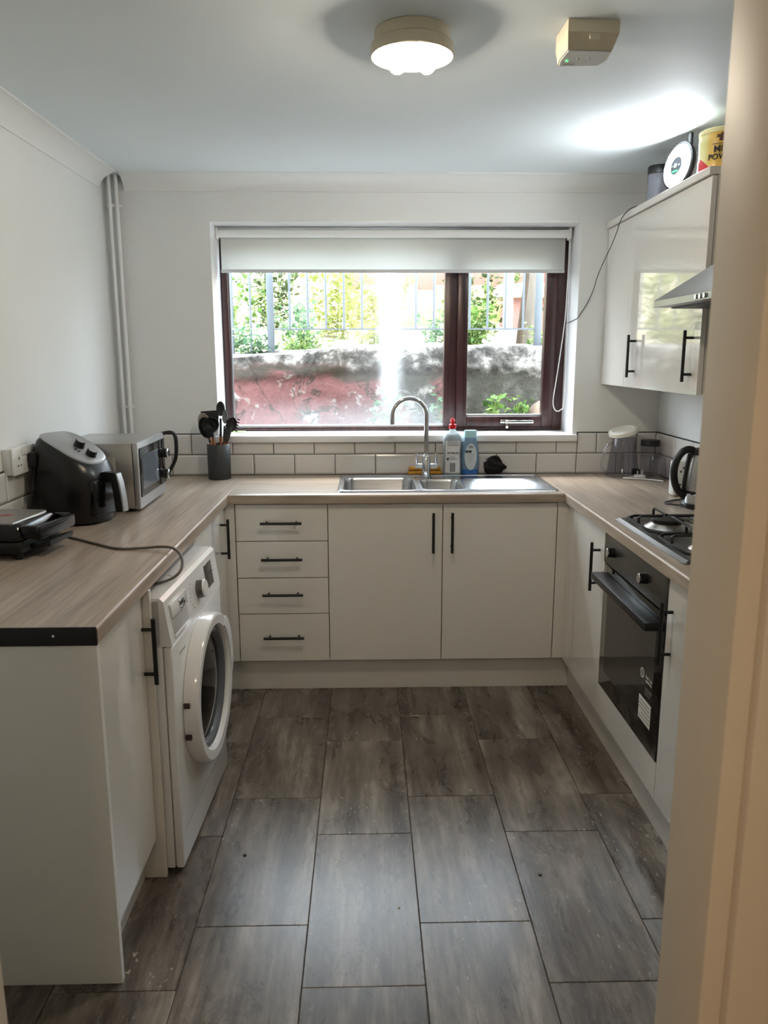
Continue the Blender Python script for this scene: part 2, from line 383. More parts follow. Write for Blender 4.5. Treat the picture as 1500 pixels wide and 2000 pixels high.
# ------------------------------------------------------------------ room shell
def shell():
    # floor slab with separate tiles
    fl = MB().box(XLW-.1, XRW+.1, -4.7, YB+.3, -.12, -.004).build('floor', FGROUT, kind='structure', smooth=False)
    full = None
    xs = [-.795+.30*k for k in range(-3, 7)]
    for k in range(len(xs)-1):
        xa, xb = max(xs[k], XLW+.002), xs[k+1]
        y0 = -.862 if k % 2 else -1.073
        for j in range(-3, 4):
            ya, yb = y0+.612*j, y0+.612*(j+1)
            yb = min(yb, YB-.002); ya = max(ya, YF-.1)
            if yb-ya < .03 or xb-xa < .02: continue
            if xa > .72 or ya > .08: continue
            g = .0010
            w, h = xb-xa-2*g, yb-ya-2*g
            isfull = abs(w-(.30-2*g)) < 1e-4 and abs(h-(.612-2*g)) < 1e-4
            if isfull and full: me = full
            else:
                b = MB().box(-w/2, w/2, -h/2, h/2, -.006, 0, .0012, 1)
                bmesh.ops.recalc_face_normals(b.bm, faces=b.bm.faces[:])
                me = bpy.data.meshes.new('floor_tile'); b.bm.to_mesh(me); b.bm.free(); me.materials.append(FLOORM)
                if isfull: full = me
            o = bpy.data.objects.new('floor_tile', me); COL.objects.link(o); o.parent = fl
            o.location = Vector(((xa+xb)/2, (ya+yb)/2, 0)) - fl.location
    MB().box(XLW-.1, XRW+.1, -4.7, YB+.3, ZC, ZC+.1).build('ceiling', CEIL, kind='structure', smooth=False)
    # walls
    w = MB()
    w.box(XLW-.1, WX0, YB, YB+.30, -.1, ZC); w.box(WX1, XRW+.1, YB, YB+.30, -.1, ZC)
    w.box(WX0, WX1, YB, YB+.30, -.1, WZ0-.035); w.box(WX0, WX1, YB, YB+.30, WZ1, ZC)
    wb = w.build('wall_back', WALL, kind='structure', smooth=False)
    # bright painted lining of the window reveal
    l = MB(); l.box(WX0-.0005, WX0+.004, YB-.001, .80, WZ0, WZ1); l.box(WX1-.004, WX1+.0005, YB-.001, .80, WZ0, WZ1); l.box(WX0, WX1, YB-.001, .80, WZ1-.004, WZ1+.0005)
    l.build('reveal_lining', REVEAL, wb, smooth=False)
    wl = MB().box(XLW-.1, XLW, YF-.11, YB+.3, -.1, ZC).build('wall_left', WALL, kind='structure', smooth=False)
    wr = MB().box(XRW, XRW+.1, YF-.11, YB+.3, -.1, ZC).build('wall_right', WALL, kind='structure', smooth=False)
    JX0, JX1 = -.763, .016
    f = MB(); f.box(XLW-.1, JX0-.03, YF-.105, YF, -.1, ZC); f.box(JX1+.03, XRW+.1, YF-.105, YF, -.1, ZC); f.box(JX0-.03, JX1+.03, YF-.105, YF, 2.03, ZC)
    f.build('wall_front', WALL, kind='structure', smooth=False)
    # hall behind the camera
    HW = mat('hall_wall_paint', (214, 196, 170), .65, var=.03, vscale=3)
    MB().box(-1.45, -1.35, -4.7, YF-.105, -.1, ZC).build('wall_hall_left', HW, kind='structure', smooth=False)
    MB().box(.85, .95, -4.7, YF-.105, -.1, ZC).build('wall_hall_right', HW, kind='structure', smooth=False)
    MB().box(-1.45, .95, -4.7, -4.6, -.1, ZC).build('wall_hall_end', HW, kind='structure', smooth=False)
    # door frame of the doorway the picture is taken through
    d = thing('door_1', (-.37, YF-.05, 0), None, None, kind='structure')
    for x0, x1 in ((JX0-.03, JX0), (JX1, JX1+.03)):
        MB().box(x0, x1, YF-.110, YF+.0, 0, 2.03, .003).build('door_jamb', JAMB, d)
    MB().box(JX0-.03, JX1+.03, YF-.110, YF, 2.0, 2.03, .003).build('door_head', JAMB, d)
    for x0, x1 in ((JX0-.085, JX0-.022), (JX1+.022, JX1+.085)):
        MB().box(x0, x1, YF-.124, YF-.104, 0, 2.09, .004).build('architrave', JAMB, d)
    MB().box(JX0-.085, JX1+.085, YF-.124, YF-.104, 2.022, 2.09, .004).build('architrave', JAMB, d)
    # coving: concave quarter profile
    def face(t): return (.080-.074*t-.007*math.sin(math.pi*t), -.006-.060*t+.007*math.sin(math.pi*t))
    prof = [(0, -.058), (0, -.070), (.005, -.070)] + [face(t) for t in (1, .8, .6, .4, .2, 0)] + [(.085, -.006), (.085, 0), (.070, 0)]
    MB().prism([(YB-p[0], ZC+p[1]) for p in prof], 'X', XLW+.095, XRW).build('trim_1', TRIMW, kind='structure', angle=50)
    MB().prism([(XLW+p[0], ZC+p[1]) for p in prof], 'Y', YF, YB-.095).build('trim_2', TRIMW, kind='structure', angle=50)
    MB().prism([(XRW-p[0], ZC+p[1]) for p in prof], 'Y', YF, YB).build('trim_3', TRIMW, kind='structure', angle=50)
    # tiles (metro) on the three walls: dark grout bed + bevelled tiles
    def tilemesh(w, h, vis='Y', t=.009):
        # local: width along x, height z, front at -y (y=0 wall)
        b = MB(); o = [(-w/2, -h/2), (w/2, -h/2), (w/2, h/2), (-w/2, h/2)]; e = .008
        i = [(-w/2+e, -h/2+e), (w/2-e, -h/2+e), (w/2-e, h/2-e), (-w/2+e, h/2-e)]
        b.loft([[(x, 0, z) for x, z in o], [(x, -t*.62, z) for x, z in o], [(x, -t, z) for x, z in i]])
        bmesh.ops.recalc_face_normals(b.bm, faces=b.bm.faces[:])
        me = bpy.data.meshes.new('wall_tile'); b.bm.to_mesh(me); b.bm.free(); me.materials.append(TILEW); return me
    cache = {}
    def course(parent, base, along, s0, s1, seams0, z0, z1, cutters=()):
        p = .2022; g = .0018
        k0 = math.floor((s0-seams0)/p); s = seams0+k0*p
        while s < s1:
            a, b = max(s, s0), min(s+p, s1); s += p
            segs = [(a, b, z1)]
            for (ca, cb, cz) in cutters:
                ns = []
                for (a_, b_, zz) in segs:
                    if b_ <= ca or a_ >= cb: ns.append((a_, b_, zz)); continue
                    if a_ < ca: ns.append((a_, ca, zz))
                    ns.append((max(a_, ca), min(b_, cb), cz))
                    if b_ > cb: ns.append((cb, b_, zz))
                segs = ns
            for a_, b_, zz in segs:
                if b_-a_ < .03: continue
                key = (round(b_-a_-2*g, 4), round(zz-z0-2*g, 4))
                if key not in cache: cache[key] = tilemesh(*key)
                o = bpy.data.objects.new('wall_tile', cache[key]); COL.objects.link(o); o.parent = parent
                m = (a_+b_)/2; zc = (z0+zz)/2
                if along == 'X': loc = (m, base, zc); rz = 0
                elif along == 'YR': loc = (base, m, zc); rz = -math.pi/2
                else: loc = (base, m, zc); rz = math.pi/2
                o.location = Vector(loc) - parent.location; o.rotation_euler = (0, 0, rz)
    T0, T1, T2 = WT, 1.0125, 1.115
    gb = MB()
    gb.box(XLW, WX0-.02, YB-.004, YB+.001, WT-.03, T2+.003); gb.box(WX1+.02, XRW, YB-.004, YB+.001, WT-.03, T2+.003); gb.box(WX0-.02, WX1+.02, YB-.004, YB+.001, WT-.03, 1.07)
    gb.build('grout_bed', GROUT, wb, smooth=False)
    course(wb, YB-.003, 'X', XLW+.004, XRW-.006, -.892, T0, T1)
    course(wb, YB-.003, 'X', XLW+.004, XRW-.006, -.793, T1, T2, [(WX0+.015, .728, 1.0725)])
    MB().box(XRW-.004, XRW+.001, -2.0, YB, WT-.03, T2+.003).build('grout_bed', GROUT, wr, smooth=False)
    course(wr, XRW-.003, 'YR', -1.7, YB-.012, .324, T1, T2); course(wr, XRW-.003, 'YR', -1.7, YB-.012, .425, T0, T1)
    MB().box(XLW-.001, XLW+.004, -1.66, YB, WT-.03, T2+.003).build('grout_bed', GROUT, wl, smooth=False)
    course(wl, XLW+.003, 'YL', -1.66, YB-.012, -.706, T1, T2); course(wl, XLW+.003, 'YL', -1.66, YB-.012, -.605, T0, T1)
shell()

# ------------------------------------------------------------------ window, sill, blind
def window():
    w = thing('window_1', (-.18, .83, 1.105), None, None, kind='structure')
    Y0, Y1 = .80, .865
    zb, zt = 1.105, WZ1-.004
    L, Rr = WX0+.004, WX1-.004
    b = MB()
    b.box(L, -1.027, Y0, Y1, zb, zt, .004); b.build('frame_stile', FRAME, w)
    MB().box(.650, Rr, Y0, Y1, zb, zt, .004).build('frame_stile', FRAME, w)
    MB().box(-1.027, .650, Y0, Y1, zb, 1.128, .004).build('frame_rail', FRAME, w)
    MB().box(-1.027, .650, Y0, Y1, 2.06, zt, .004).build('frame_rail', FRAME, w)
    MB().box(.076, .142, Y0, Y1, 1.128, 2.06, .004).build('mullion', FRAME, w)
    # light beading strips round the fixed pane
    bd = mat('grey_white_glazing_bead', (206, 210, 214), .3, var=.02)
    bb = MB(); bb.box(-1.027, .076, Y0+.012, Y0+.04, 1.126, 1.138, .002); bb.build('glazing_bead', bd, w)
    bb = MB(); bb.box(-1.029, -1.021, Y0+.014, Y0+.04, 1.138, 2.06, .002); bb.build('glazing_bead', mat('grey_gasket', (120, 122, 126), .5, var=.05), w)
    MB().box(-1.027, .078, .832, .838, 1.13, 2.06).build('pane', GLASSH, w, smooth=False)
    # opening light on the right: proud sash
    s = MB()
    so = [(.136, 1.122), (.655, 1.122), (.655, 2.065), (.136, 2.065)]
    x0, x1, z0, z1 = .140, .650, 1.126, 2.062; a = .055
    MB().box(x0, x0+a, Y0-.014, Y0+.04, z0, z1, .005).build('sash_stile', FRAME, w)
    MB().box(x1-a-.004, x1, Y0-.014, Y0+.04, z0, z1, .005).build('sash_stile', FRAME, w)
    MB().box(x0+a, x1-a-.004, Y0-.014, Y0+.04, z0, z0+a, .005).build('sash_rail', FRAME, w)
    MB().box(x0+a, x1-a-.004, Y0-.014, Y0+.04, z1-a, z1, .005).build('sash_rail', FRAME, w)
    MB().box(x0+a, x1-a-.004, Y0+.004, Y0+.03, z0+a, z0+a+.010, .002).build('glazing_bead', bd, w)
    MB().box(x0+a-.004, x1-a, .812, .818, z0+a-.004, z1-a).build('pane', GLASS, w, smooth=False)
    h = MB(); h.box(.372, .415, Y0-.026, Y0-.013, 1.146, 1.166, .003); h.build('latch_plate', CHROME, w)
    h = MB(); h.box(.395, .545, Y0-.046, Y0-.032, 1.146, 1.162, .004); h.cyl((.405, Y0-.04, 1.154), (.405, Y0-.014, 1.154), .008); h.box(.398, .412, Y0-.046, Y0-.032, 1.120, 1.15, .003)
    h.build('latch_handle', CHROME, w)
    # sill board
    sl = MB(); sl.box(WX0, WX1, YB-.01, .802, 1.073, 1.107, .003); sl.box(WX0-.012, .722, .548, YB-.002, 1.073, 1.107, .005)
    sl.build('window_sill', REVEAL, w)
    # dark strip along the gap at head of opening
    MB().box(WX0+.004, WX1-.004, .792, .803, WZ1-.018, WZ1-.004).build('head_gap', mat('black_gap_strip', (26, 26, 26), .9, var=.3, vscale=30), w, smooth=False)
window()

def blind():
    t = thing('roller_blind', (-.19, .72, 1.90), 'white fabric roller blind pulled part way down the window', 'blind')
    MB().cyl((-1.050, .722, 2.083), (.675, .722, 2.083), .0195, n=28).build('roller_tube', mat('white_blind_cloth_roll', (226, 228, 226), .6, var=.01), t)
    MB().box(-1.043, .668, .7405, .7415, 1.905, 2.083).build('fabric', BLIND, t, smooth=False)
    MB().box(-1.046, .669, .736, .747, 1.900, 1.916, .003).build('bottom_bar', mat('pale_grey_bar', (200, 202, 203), .4, var=.01), t)
    for x0, x1 in ((-1.062, -1.050), (.675, .690)):
        MB().box(x0, x1, .70, .755, 2.055, 2.112, .006).build('bracket', WHITEP, t)
    ch = []
    A = [(.683, .715, 2.07), (.680, .712, 1.85), (.672, .705, 1.656), (.650, .700, 1.45), (.630, .698, 1.29), (.630, .698, 1.245), (.640, .698, 1.220), (.655, .698, 1.213), (.672, .700, 1.222), (.684, .704, 1.245), (.690, .715, 1.40), (.692, .728, 1.75), (.691, .732, 2.07)]
    MB().tube(spline(A, 6), .0026, 6).build('bead_chain', WHITEP, t)
def spline(P, n=6, closed=False):
    P = [Vector(p) for p in P]; out = []; N = len(P)
    rng = N if closed else N-1
    for i in range(rng):
        p0 = P[(i-1) % N] if closed else P[max(i-1, 0)]; p1 = P[i]; p2 = P[(i+1) % N]; p3 = P[(i+2) % N] if closed else P[min(i+2, N-1)]
        for k in range(n):
            t = k/n
            out.append(.5*((2*p1)+(-p0+p2)*t+(2*p0-5*p1+4*p2-p3)*t*t+(-p0+3*p1-3*p2+p3)*t**3))
    if not closed: out.append(P[-1])
    return out
blind()

# ------------------------------------------------------------------ worktops, cabinets
def wt_profile(front, back, sign):
    # cross-section with rounded top front edge; front coordinate, back coordinate
    r = .008; pts = [(back, WB), (front, WB)]
    for k in range(5):
        a = R(90*k/4); pts.append((front + sign*(r - r*math.cos(a)), WT - r + r*math.sin(a)))
    pts.append((back, WT)); return pts
def worktops():
    l = thing('worktop', (-1.23, -.55, WB), 'wood grain worktop on the left with black end strip', 'worktop')
    MB().prism(wt_profile(XLE, XLW+.013, -1), 'Y', -1.662, YB-.013).build('worktop_board', WTY, l, angle=50)
    e = MB(); e.box(XLW+.02, XLE-.001, -1.667, -1.662, WB-.004, WT+.001, .0015)
    st = e.build('end_strip', BLK, l, label='black metal end strip')
    MB().cyl((-1.02, -1.6685, .892), (-1.02, -1.6665, .892), .003, n=10).build('screw', CHROME, st)
    SX0, SX1, SY0, SY1 = -.452, .505, .045, .487
    b = MB()
    b.prism(wt_profile(-.02, SY0+.01, 1), 'X', XLE, XRE)
    b.box(XLE, SX0+.015, SY0+.01, YB-.013, WB, WT); b.box(SX1-.015, XRE, SY0+.01, YB-.013, WB, WT); b.box(SX0+.015, SX1-.015, SY1-.01, YB-.013, WB, WT)
    o = b.build('worktop', WTX, angle=50); tag(o, 'wood grain worktop under the window holding the sink', 'worktop')
    o = MB().prism(wt_profile(XRE, XRW-.013, 1), 'Y', -1.67, YB-.013).build('worktop', WTY, angle=50)
    tag(o, 'wood grain worktop on the right holding the gas hob', 'worktop')
worktops()

HAND = {}
def handle(parent, p, axis, out, L=.188, cc=.128):
    """bar handle: p centre on the door face, axis 'Z'/'X'/'Y' of bar, out = outward normal"""
    p = Vector(p); out = Vector(out); ax = {'X': Vector((1,0,0)), 'Y': Vector((0,1,0)), 'Z': Vector((0,0,1))}[axis]
    b = MB(); c = p + out*.032
    b.cyl(c-ax*L/2, c+ax*L/2, .006, n=14)
    for s in (-1, 1): b.cyl(p+ax*s*cc/2, c+ax*s*cc/2, .005, n=12)
    return b.build('handle', BLK, parent, label='matt black bar handle')
def cabinets():
    G = .0016
    # --- back run
    d = thing('drawer_unit', (-.7, .28, .15), 'white gloss base unit with four drawers between washing machine and sink unit', 'cabinet')
    MB().box(-.898, -.502, .022, .555, .152, WB).build('carcass', CARC, d, smooth=False)
    zs = [(.705, .866, .788), (.539, .7015, .627), (.374, .5355, .467), (.152, .3705, .269)]
    for a, b_, h in zs:
        dr = MB().box(-.9+G, -.5-G, 0, .019, a, b_, .0012, 1).build('drawer', GLOSSW, d)
        handle(dr, (-.7, 0, h), 'X', (0, -1, 0), .178, .128)
    s = thing('sink_cabinet', (0, .28, .15), 'white gloss double door cabinet under the sink', 'cabinet')
    c = MB(); c.box(-.498, -.48, .022, .555, .152, WB); c.box(.48, .498, .022, .555, .152, WB); c.box(-.48, .48, .022, .555, .152, .17); c.box(-.48, .48, .54, .555, .17, WB); c.box(-.48, .48, .022, .035, .85, WB)
    c.build('carcass', CARC, s, smooth=False)
    for x0, x1, hx in ((-.5, 0, -.043), (0, .5, .039)):
        dr = MB().box(x0+G, x1-G, 0, .019, .152, .866, .0012, 1).build('door', GLOSSW, s)
        handle(dr, (hx, 0, .741), 'Z', (0, -1, 0), .178)
    o = MB().box(-.965, -.902, .001, .019, .152, .870, .001, 1).build('filler_strip', GLOSSW); tag(o, 'narrow white filler strip left of the drawers in the corner', 'filler panel')
    o = MB().box(.502, .564, .001, .019, .152, .870, .001, 1).build('filler_strip', GLOSSW); tag(o, 'narrow white filler strip right of the sink doors in the corner', 'filler panel')
    # --- left run
    n = thing('base_cabinet', (-1.23, -1.45, 0), 'white gloss end cabinet beneath the black edged worktop', 'cabinet')
    MB().box(XLW+.01, -.930, -1.662, -1.644, 0, WB, .001, 1).build('end_panel', mat('white_satin_end_panel', (232, 231, 225), .25, var=.02), n)
    MB().box(XLW+.01, -.965, -1.643, -1.270, .128, WB).build('carcass', CARC, n, smooth=False)
    dr = MB().box(-.962, XLD, -1.642, -1.2715, .128, .866, .0012, 1).build('door', GLOSSW, n)
    handle(dr, (XLD, -1.285, .703), 'Z', (1, 0, 0))
    MB().box(XLW+.01, -.921, -1.269, -1.252, 0, WB, .001, 1).build('support_panel', CARC, n)
    MB().box(-1.0, -.984, -1.643, -1.270, 0, .15).build('plinth', PLIN, n, smooth=False)
    k = thing('base_cabinet', (-1.23, -.3, .15), 'white gloss corner cabinet between washing machine and drawers', 'cabinet')
    MB().box(XLW+.01, -.965, -.585, .0, .152, WB).build('carcass', CARC, k, smooth=False)
    MB().box(XLW+.01, -.945, -.605, -.587, 0, WB).build('side_panel', CARC, k, smooth=False)
    dr = MB().box(-.962, XLD, -.585, -.022, .152, .866, .0012, 1).build('door', GLOSSW, k)
    handle(dr, (XLD, -.115, .741), 'Z', (1, 0, 0), .170, .122)
    # --- right run
    k = thing('base_cabinet', (.84, -.3, .15), 'white gloss corner cabinet between sink unit and oven', 'cabinet')
    MB().box(.568, XRW-.01, -.545, .0, .152, WB).build('carcass', CARC, k, smooth=False)
    MB().box(XRD, .565, -.098, -.001, .152, .870, .001, 1).build('corner_post', GLOSSW, k)
    dr = MB().box(XRD, .565, -.546, -.101, .152, .866, .0012, 1).build('door', GLOSSW, k)
    handle(dr, (XRD, -.482, .712), 'Z', (-1, 0, 0))
    k = thing('base_cabinet', (.84, -1.4, .15), 'white gloss cabinet beside the oven next to the doorway', 'cabinet')
    MB().box(.568, XRW-.01, -1.668, -1.148, .152, WB).build('carcass', CARC, k, smooth=False)
    dr = MB().box(XRD, .565, -1.668, -1.150, .152, .866, .0012, 1).build('door', GLOSSW, k)
    handle(dr, (XRD, -1.19, .706), 'Z', (-1, 0, 0))
    o = MB().box(XRD, .565, -1.147, -.549, .152, .272, .001, 1).build('oven_filler_panel', GLOSSW); tag(o, 'white gloss filler panel below the black oven', 'filler panel')
    # --- plinths
    o = MB().box(-.99, .60, .040, .055, 0, .150, .001, 1).build('plinth', PLIN); tag(o, 'white kickboard along the floor under the sink doors', 'plinth')
    o = MB().box(.588, .602, -1.668, .038, 0, .150, .001, 1).build('plinth', PLIN); tag(o, 'white kickboard along the floor under the oven', 'plinth')
    o = MB().box(-1.0, -.985, -.584, .038, 0, .150, .001, 1).build('plinth', PLIN); tag(o, 'white kickboard beyond the washing machine', 'plinth')
    # --- wall cabinet
    u = thing('wall_cabinet', (.98, .0, 1.355), 'white gloss wall cabinet on the right of the window', 'cabinet')
    UX = .832
    MB().box(UX+.02, XRW-.004, -.560, YB-.004, 1.357, 2.085).build('carcass', mat('white_cabinet_side', (206, 200, 190), .35, var=.02), u, smooth=False)
    MB().box(UX, UX+.018, .232, YB-.004, 1.355, 2.083, .001, 1).build('blank_panel', GLOSSW, u)
    dr = MB().box(UX, UX+.018, -.560, .2305, 1.355, 2.083, .0004, 1).build('door', GLOSSW, u)
    for hy in (.099, -.503): handle(dr, (UX, hy, 1.490), 'Z', (-1, 0, 0), .180)
    MB().box(UX-.012, XRW-.004, -.562, YB-.004, 2.086, 2.112, .001, 1).build('cornice', CARC, u)
cabinets()

# ------------------------------------------------------------------ sink and tap
def sink():
    t = thing('kitchen_sink', (.03, .27, .75), 'stainless steel one and a half bowl sink with drainer set in worktop', 'sink')
    z = WT+.006; X0, X1, Y0, Y1 = -.460, .514, .036, .495
    N = 28
    def bowl(zx0, zx1, bx0, bx1, by0, by1, depth, r):
        inner = rrect((bx0+bx1)/2, (by0+by1)/2, bx1-bx0, by1-by0, r, 6)
        cx, cy = (bx0+bx1)/2, (by0+by1)/2
        outer = []
        for (x, y) in inner:   # project ray from centre to the zone rectangle
            dx, dy = x-cx, y-cy
            s = min(((zx1-cx)/dx if dx > 0 else (zx0-cx)/dx) if abs(dx) > 1e-9 else 1e9, ((Y1-.008-cy)/dy if dy > 0 else (Y0+.008-cy)/dy) if abs(dy) > 1e-9 else 1e9)
            outer.append((cx+dx*s, cy+dy*s))
        def sc(k, rr=None): return rrect(cx, cy, (bx1-bx0)-2*k, (by1-by0)-2*k, max(r-k*.5, .01), 6)
        b = MB()
        loops = [[(x, y, z-.003) for x, y in outer], [(x, y, z-.003) for x, y in rrect(cx, cy, bx1-bx0+.026, by1-by0+.026, r+.01, 6)], [(x, y, z-.001) for x, y in rrect(cx, cy, bx1-bx0+.014, by1-by0+.014, r+.006, 6)], [(x, y, z-.003) for x, y in inner],
                 [(x, y, z-.015) for x, y in sc(.006)], [(x, y, z-depth+.03) for x, y in sc(.014)], [(x, y, z-depth+.008) for x, y in sc(.024)], [(x, y, z-depth) for x, y in sc(.045)]]
        b.loft(loops, False, True); return b
    o = bowl(-.452, -.090, -.440, -.108, .075, .430, .16, .05).build('main_bowl', STEEL, t, angle=40)
    o.data.materials[0] = STEEL
    bowl(-.090, .118, -.078, .104, .085, .365, .11, .04).build('half_bowl', STEEL, t, angle=40)
    # drainer with grooves along X
    b = MB(); ny = 72; nx = 10; V = []
    for j in range(ny+1):
        y = Y0+.008+(Y1-Y0-.016)*j/ny; row = []
        for i in range(nx+1):
            x = .118+(X1-.008-.118)*i/nx
            env = max(0, min(1, (i-.4)/1.0))*max(0, min(1, (nx-1.0-i+.5)/1.0))
            eny = 1.0 if .085 < y < .40 else 0.0
            h = -.003 - .006*env*eny*(.5-.5*math.cos((y-.085)/.315*2*math.pi*9))
            row.append(b.bm.verts.new((x, y, z+h)))
        V.append(row)
    for j in range(ny):
        for i in range(nx): b.bm.faces.new((V[j][i], V[j][i+1], V[j+1][i+1], V[j+1][i]))
    b.build('drainer', STEEL, t, angle=60)
    rm = MB()
    o_ = rrect((X0+X1)/2, (Y0+Y1)/2, X1-X0, Y1-Y0, .02, 5); i_ = rrect((X0+X1)/2, (Y0+Y1)/2, X1-X0-.008, Y1-Y0-.008, .018, 5); i2 = rrect((X0+X1)/2, (Y0+Y1)/2, X1-X0-.018, Y1-Y0-.018, .012, 5)
    rm.loft([[(x, y, WT) for x, y in o_], [(x, y, z-.001) for x, y in i_], [(x, y, z) for x, y in rrect((X0+X1)/2, (Y0+Y1)/2, X1-X0-.012, Y1-Y0-.012, .016, 5)], [(x, y, z-.0035) for x, y in i2]], False, False)
    rm.build('rim', STEEL, t, angle=60)
    for cx, cy, dz in ((-.274, .25, .16), (.013, .225, .11)):
        MB().lathe([(.001, .002), (.03, .002), (.036, .0)], (cx, cy, z-dz+.0005), 20).build('waste', CHROME, t)
    # tap
    p = thing('mixer_tap', (-.040, .452, z), 'tall chrome swan neck mixer tap with twin levers behind the sink', 'tap')
    x, y = -.040, .452
    MB().lathe([(.026, 0), (.026, .006), (.021, .010), (.0205, .095), (.016, .105), (.012, .112), (.011, .115)], (x, y, z-.003), 24).build('tap_body', CHROME, p)
    pts = [(x, y, z+.10), (x, y, z+.20), (x, y, z+.295)]
    for k in range(1, 13):
        a = R(180*k/12); pts.append((x-.083+.083*math.cos(a), y-.0-.02*(1-math.cos(a))/2, z+.295+.083*math.sin(a)))
    pts.append((x-.166, y-.02, z+.255))
    MB().tube(pts, .0115, 14).build('spout', CHROME, p)
    for s in (-1, 1):
        a = MB(); a.cyl((x+s*.018, y, z+.052), (x+s*.054, y, z+.052), .012); lv = a.build('valve', CHROME, p)
        a = MB(); a.cyl((x+s*.047, y, z+.052), (x+s*.047, y-.004, z+.115), .008, .0065); a.build('lever', CHROME, lv)
sink()

# ------------------------------------------------------------------ washing machine
def washer():
    t = thing('washing_machine', (-1.150, -.938, 0), 'white front loading washing machine under the left worktop', 'washing machine', rot=-.040)
    B = lambda mb, n, m, par=t, **k: mb.build(n, m, par, local=True, **k)
    B(MB().box(-.29, .262, -.30, .30, .014, .838, .004), 'body', APPW)
    B(MB().box(.264, .288, -.30, .30, .014, .700, .006, 3), 'front_panel', APPW)
    pr = [(.20, .703), (.289, .703), (.272, .832), (.262, .842), (.20, .842)]
    B(MB().prism(pr, 'Y', -.30, .30), 'control_panel', APPW, angle=20)
    px = lambda z: .289-.017*(z-.703)/.129
    # detergent drawer: raised frame with recessed grip
    dd = MB(); al = math.atan2(.017, .129)
    RM = lambda z: Matrix.Translation((px(z), 0, z)) @ Matrix.Rotation(-al, 4, 'Y')
    def pbox(mb, y0, y1, z0, z1, d0, d1, bev=.001):
        zc = (z0+z1)/2; return mb.box(d0, d1, y0, y1, z0-zc, z1-zc, bev, 2, rot=RM(zc))
    dw = B(pbox(MB(), -.262, -.108, .772, .812, .0, .007, .002), 'drawer_front', APPW)
    B(pbox(MB(), -.262, -.108, .722, .770, .0, .0008, .0002), 'drawer_grip', mat('shaded_grip_plastic', (178, 176, 174), .4, var=.02), dw)
    B(pbox(MB(), -.262, -.108, .714, .722, .0, .004, .001), 'drawer_lip', APPW, dw)
    # knob
    kc = RM(.768) @ Vector((0, .038, 0)); n = (Matrix.Rotation(-al, 4, 'Y') @ Vector((1, 0, 0)))
    kb = MB(); kb.cyl(kc, kc+n*.020, .030, .029, 28); kk = B(kb, 'programme_knob', mat('dark_grey_knob_ring', (84, 78, 74), .35, var=.05))
    kb = MB(); kb.cyl(kc+n*.020, kc+n*.026, .029, .027, 28); B(kb, 'knob_cap', APPW, kk)
    sc = B(pbox(MB(), .135, .225, .735, .815, .0, .0015, .0005), 'display', mat('smoked_display', (58, 56, 56), .15, var=.04))
    for i in range(5):
        B(pbox(MB(), .236, .250, .745+.014*i, .7475+.014*i, .0, .001, .0002), 'marking', mat('grey_print', (150, 148, 146), .5, var=.02))
    for i in range(7):
        zz = .730+.0125*i; yy = -.045-.022*math.sin(math.pi*(i+.5)/7)
        B(pbox(MB(), yy, yy+.022, zz, zz+.002, .0, .001, .0002), 'marking', mat('grey_print', (150, 148, 146), .5))
    W = WORLD[t.name]
    fm = W @ RM(.792) @ Matrix.Translation((.0075, -.165, 0)) @ frame_matrix((0,0,0), (0,1,0), (0,0,1))
    text('logo_lettering', 'beko', .026, fm, mat('dark_logo_print', (44, 44, 50), .5, var=.02), t, .0003, .0004)
    sw = MB(); q = [RM(.777) @ Vector((.0078, yy, zz)) for yy, zz in ((-.186, .002), (-.170, -.003), (-.150, .001), (-.138, .008))]
    sw.tube(q, .0013, 6); B(sw, 'logo_swoosh', MATS['dark_logo_print'])
    for y0_, y1_ in ((-.225, -.205), (-.200, -.188), (-.184, -.168)): B(MB().box(.2882, .2888, y0_, y1_, .652, .658), 'model_print', MATS['grey_print'])
    # door
    MX = Matrix(((0,0,1,0),(1,0,0,0),(0,1,0,0),(0,0,0,1)))   # lathe z -> +x
    c = (0, .010, .452)
    d = B(MB().lathe([(.236, .289), (.237, .324), (.234, .331), (.228, .334), (.200, .332), (.192, .324), (.187, .302)], c, 56, MX), 'door_ring', APPW, angle=28)
    B(MB().lathe([(.187, .318), (.180, .319), (.168, .309), (.160, .296)], c, 48, MX), 'glass_rim', mat('grey_translucent_rim', (92, 96, 102), .18, var=.05), d, angle=50)
    B(MB().lathe([(.170, .3010), (.140, .306), (.10, .312), (.06, .317), (.001, .319)], (0, c[1], c[2]), 48, MX, False, True), 'door_glass', mat('dark_door_glass', (8, 9, 11), .05, spec=.22, var=.1), d, angle=60)
    # hinge notches at near side, handle scoop on far side
    for dz in (-.055, .045):
        B(MB().box(.292, .309, c[1]-.240, c[1]-.216, c[2]+dz-.012, c[2]+dz+.002), 'hinge_slot', mat('dark_hinge_slot', (60, 48, 42), .6, var=.05), d)
    arc = [(.312, c[1]+.238*math.cos(R(a)), c[2]+.238*math.sin(R(a))) for a in range(-8, 49, 7)]
    hb = MB(); lo = []
    for a in range(-10, 51, 5):
        ca, sa = math.cos(R(a)), math.sin(R(a)); k = 1 - (abs(a-20)/32)**4*.8
        r0, r1 = .205, .232+.022*k
        lo.append([(.336, c[1]+r0*ca, c[2]+r0*sa), (.334, c[1]+r1*ca, c[2]+r1*sa), (.316, c[1]+r1*ca, c[2]+r1*sa), (.318, c[1]+r0*ca, c[2]+r0*sa)])
    hb.loft(lo); B(hb, 'door_handle', APPW, d, angle=40)
    B(MB().box(.2885, .2892, -.26, .26, .120, .1215), 'panel_seam', mat('grey_print', (150, 148, 146), .5))
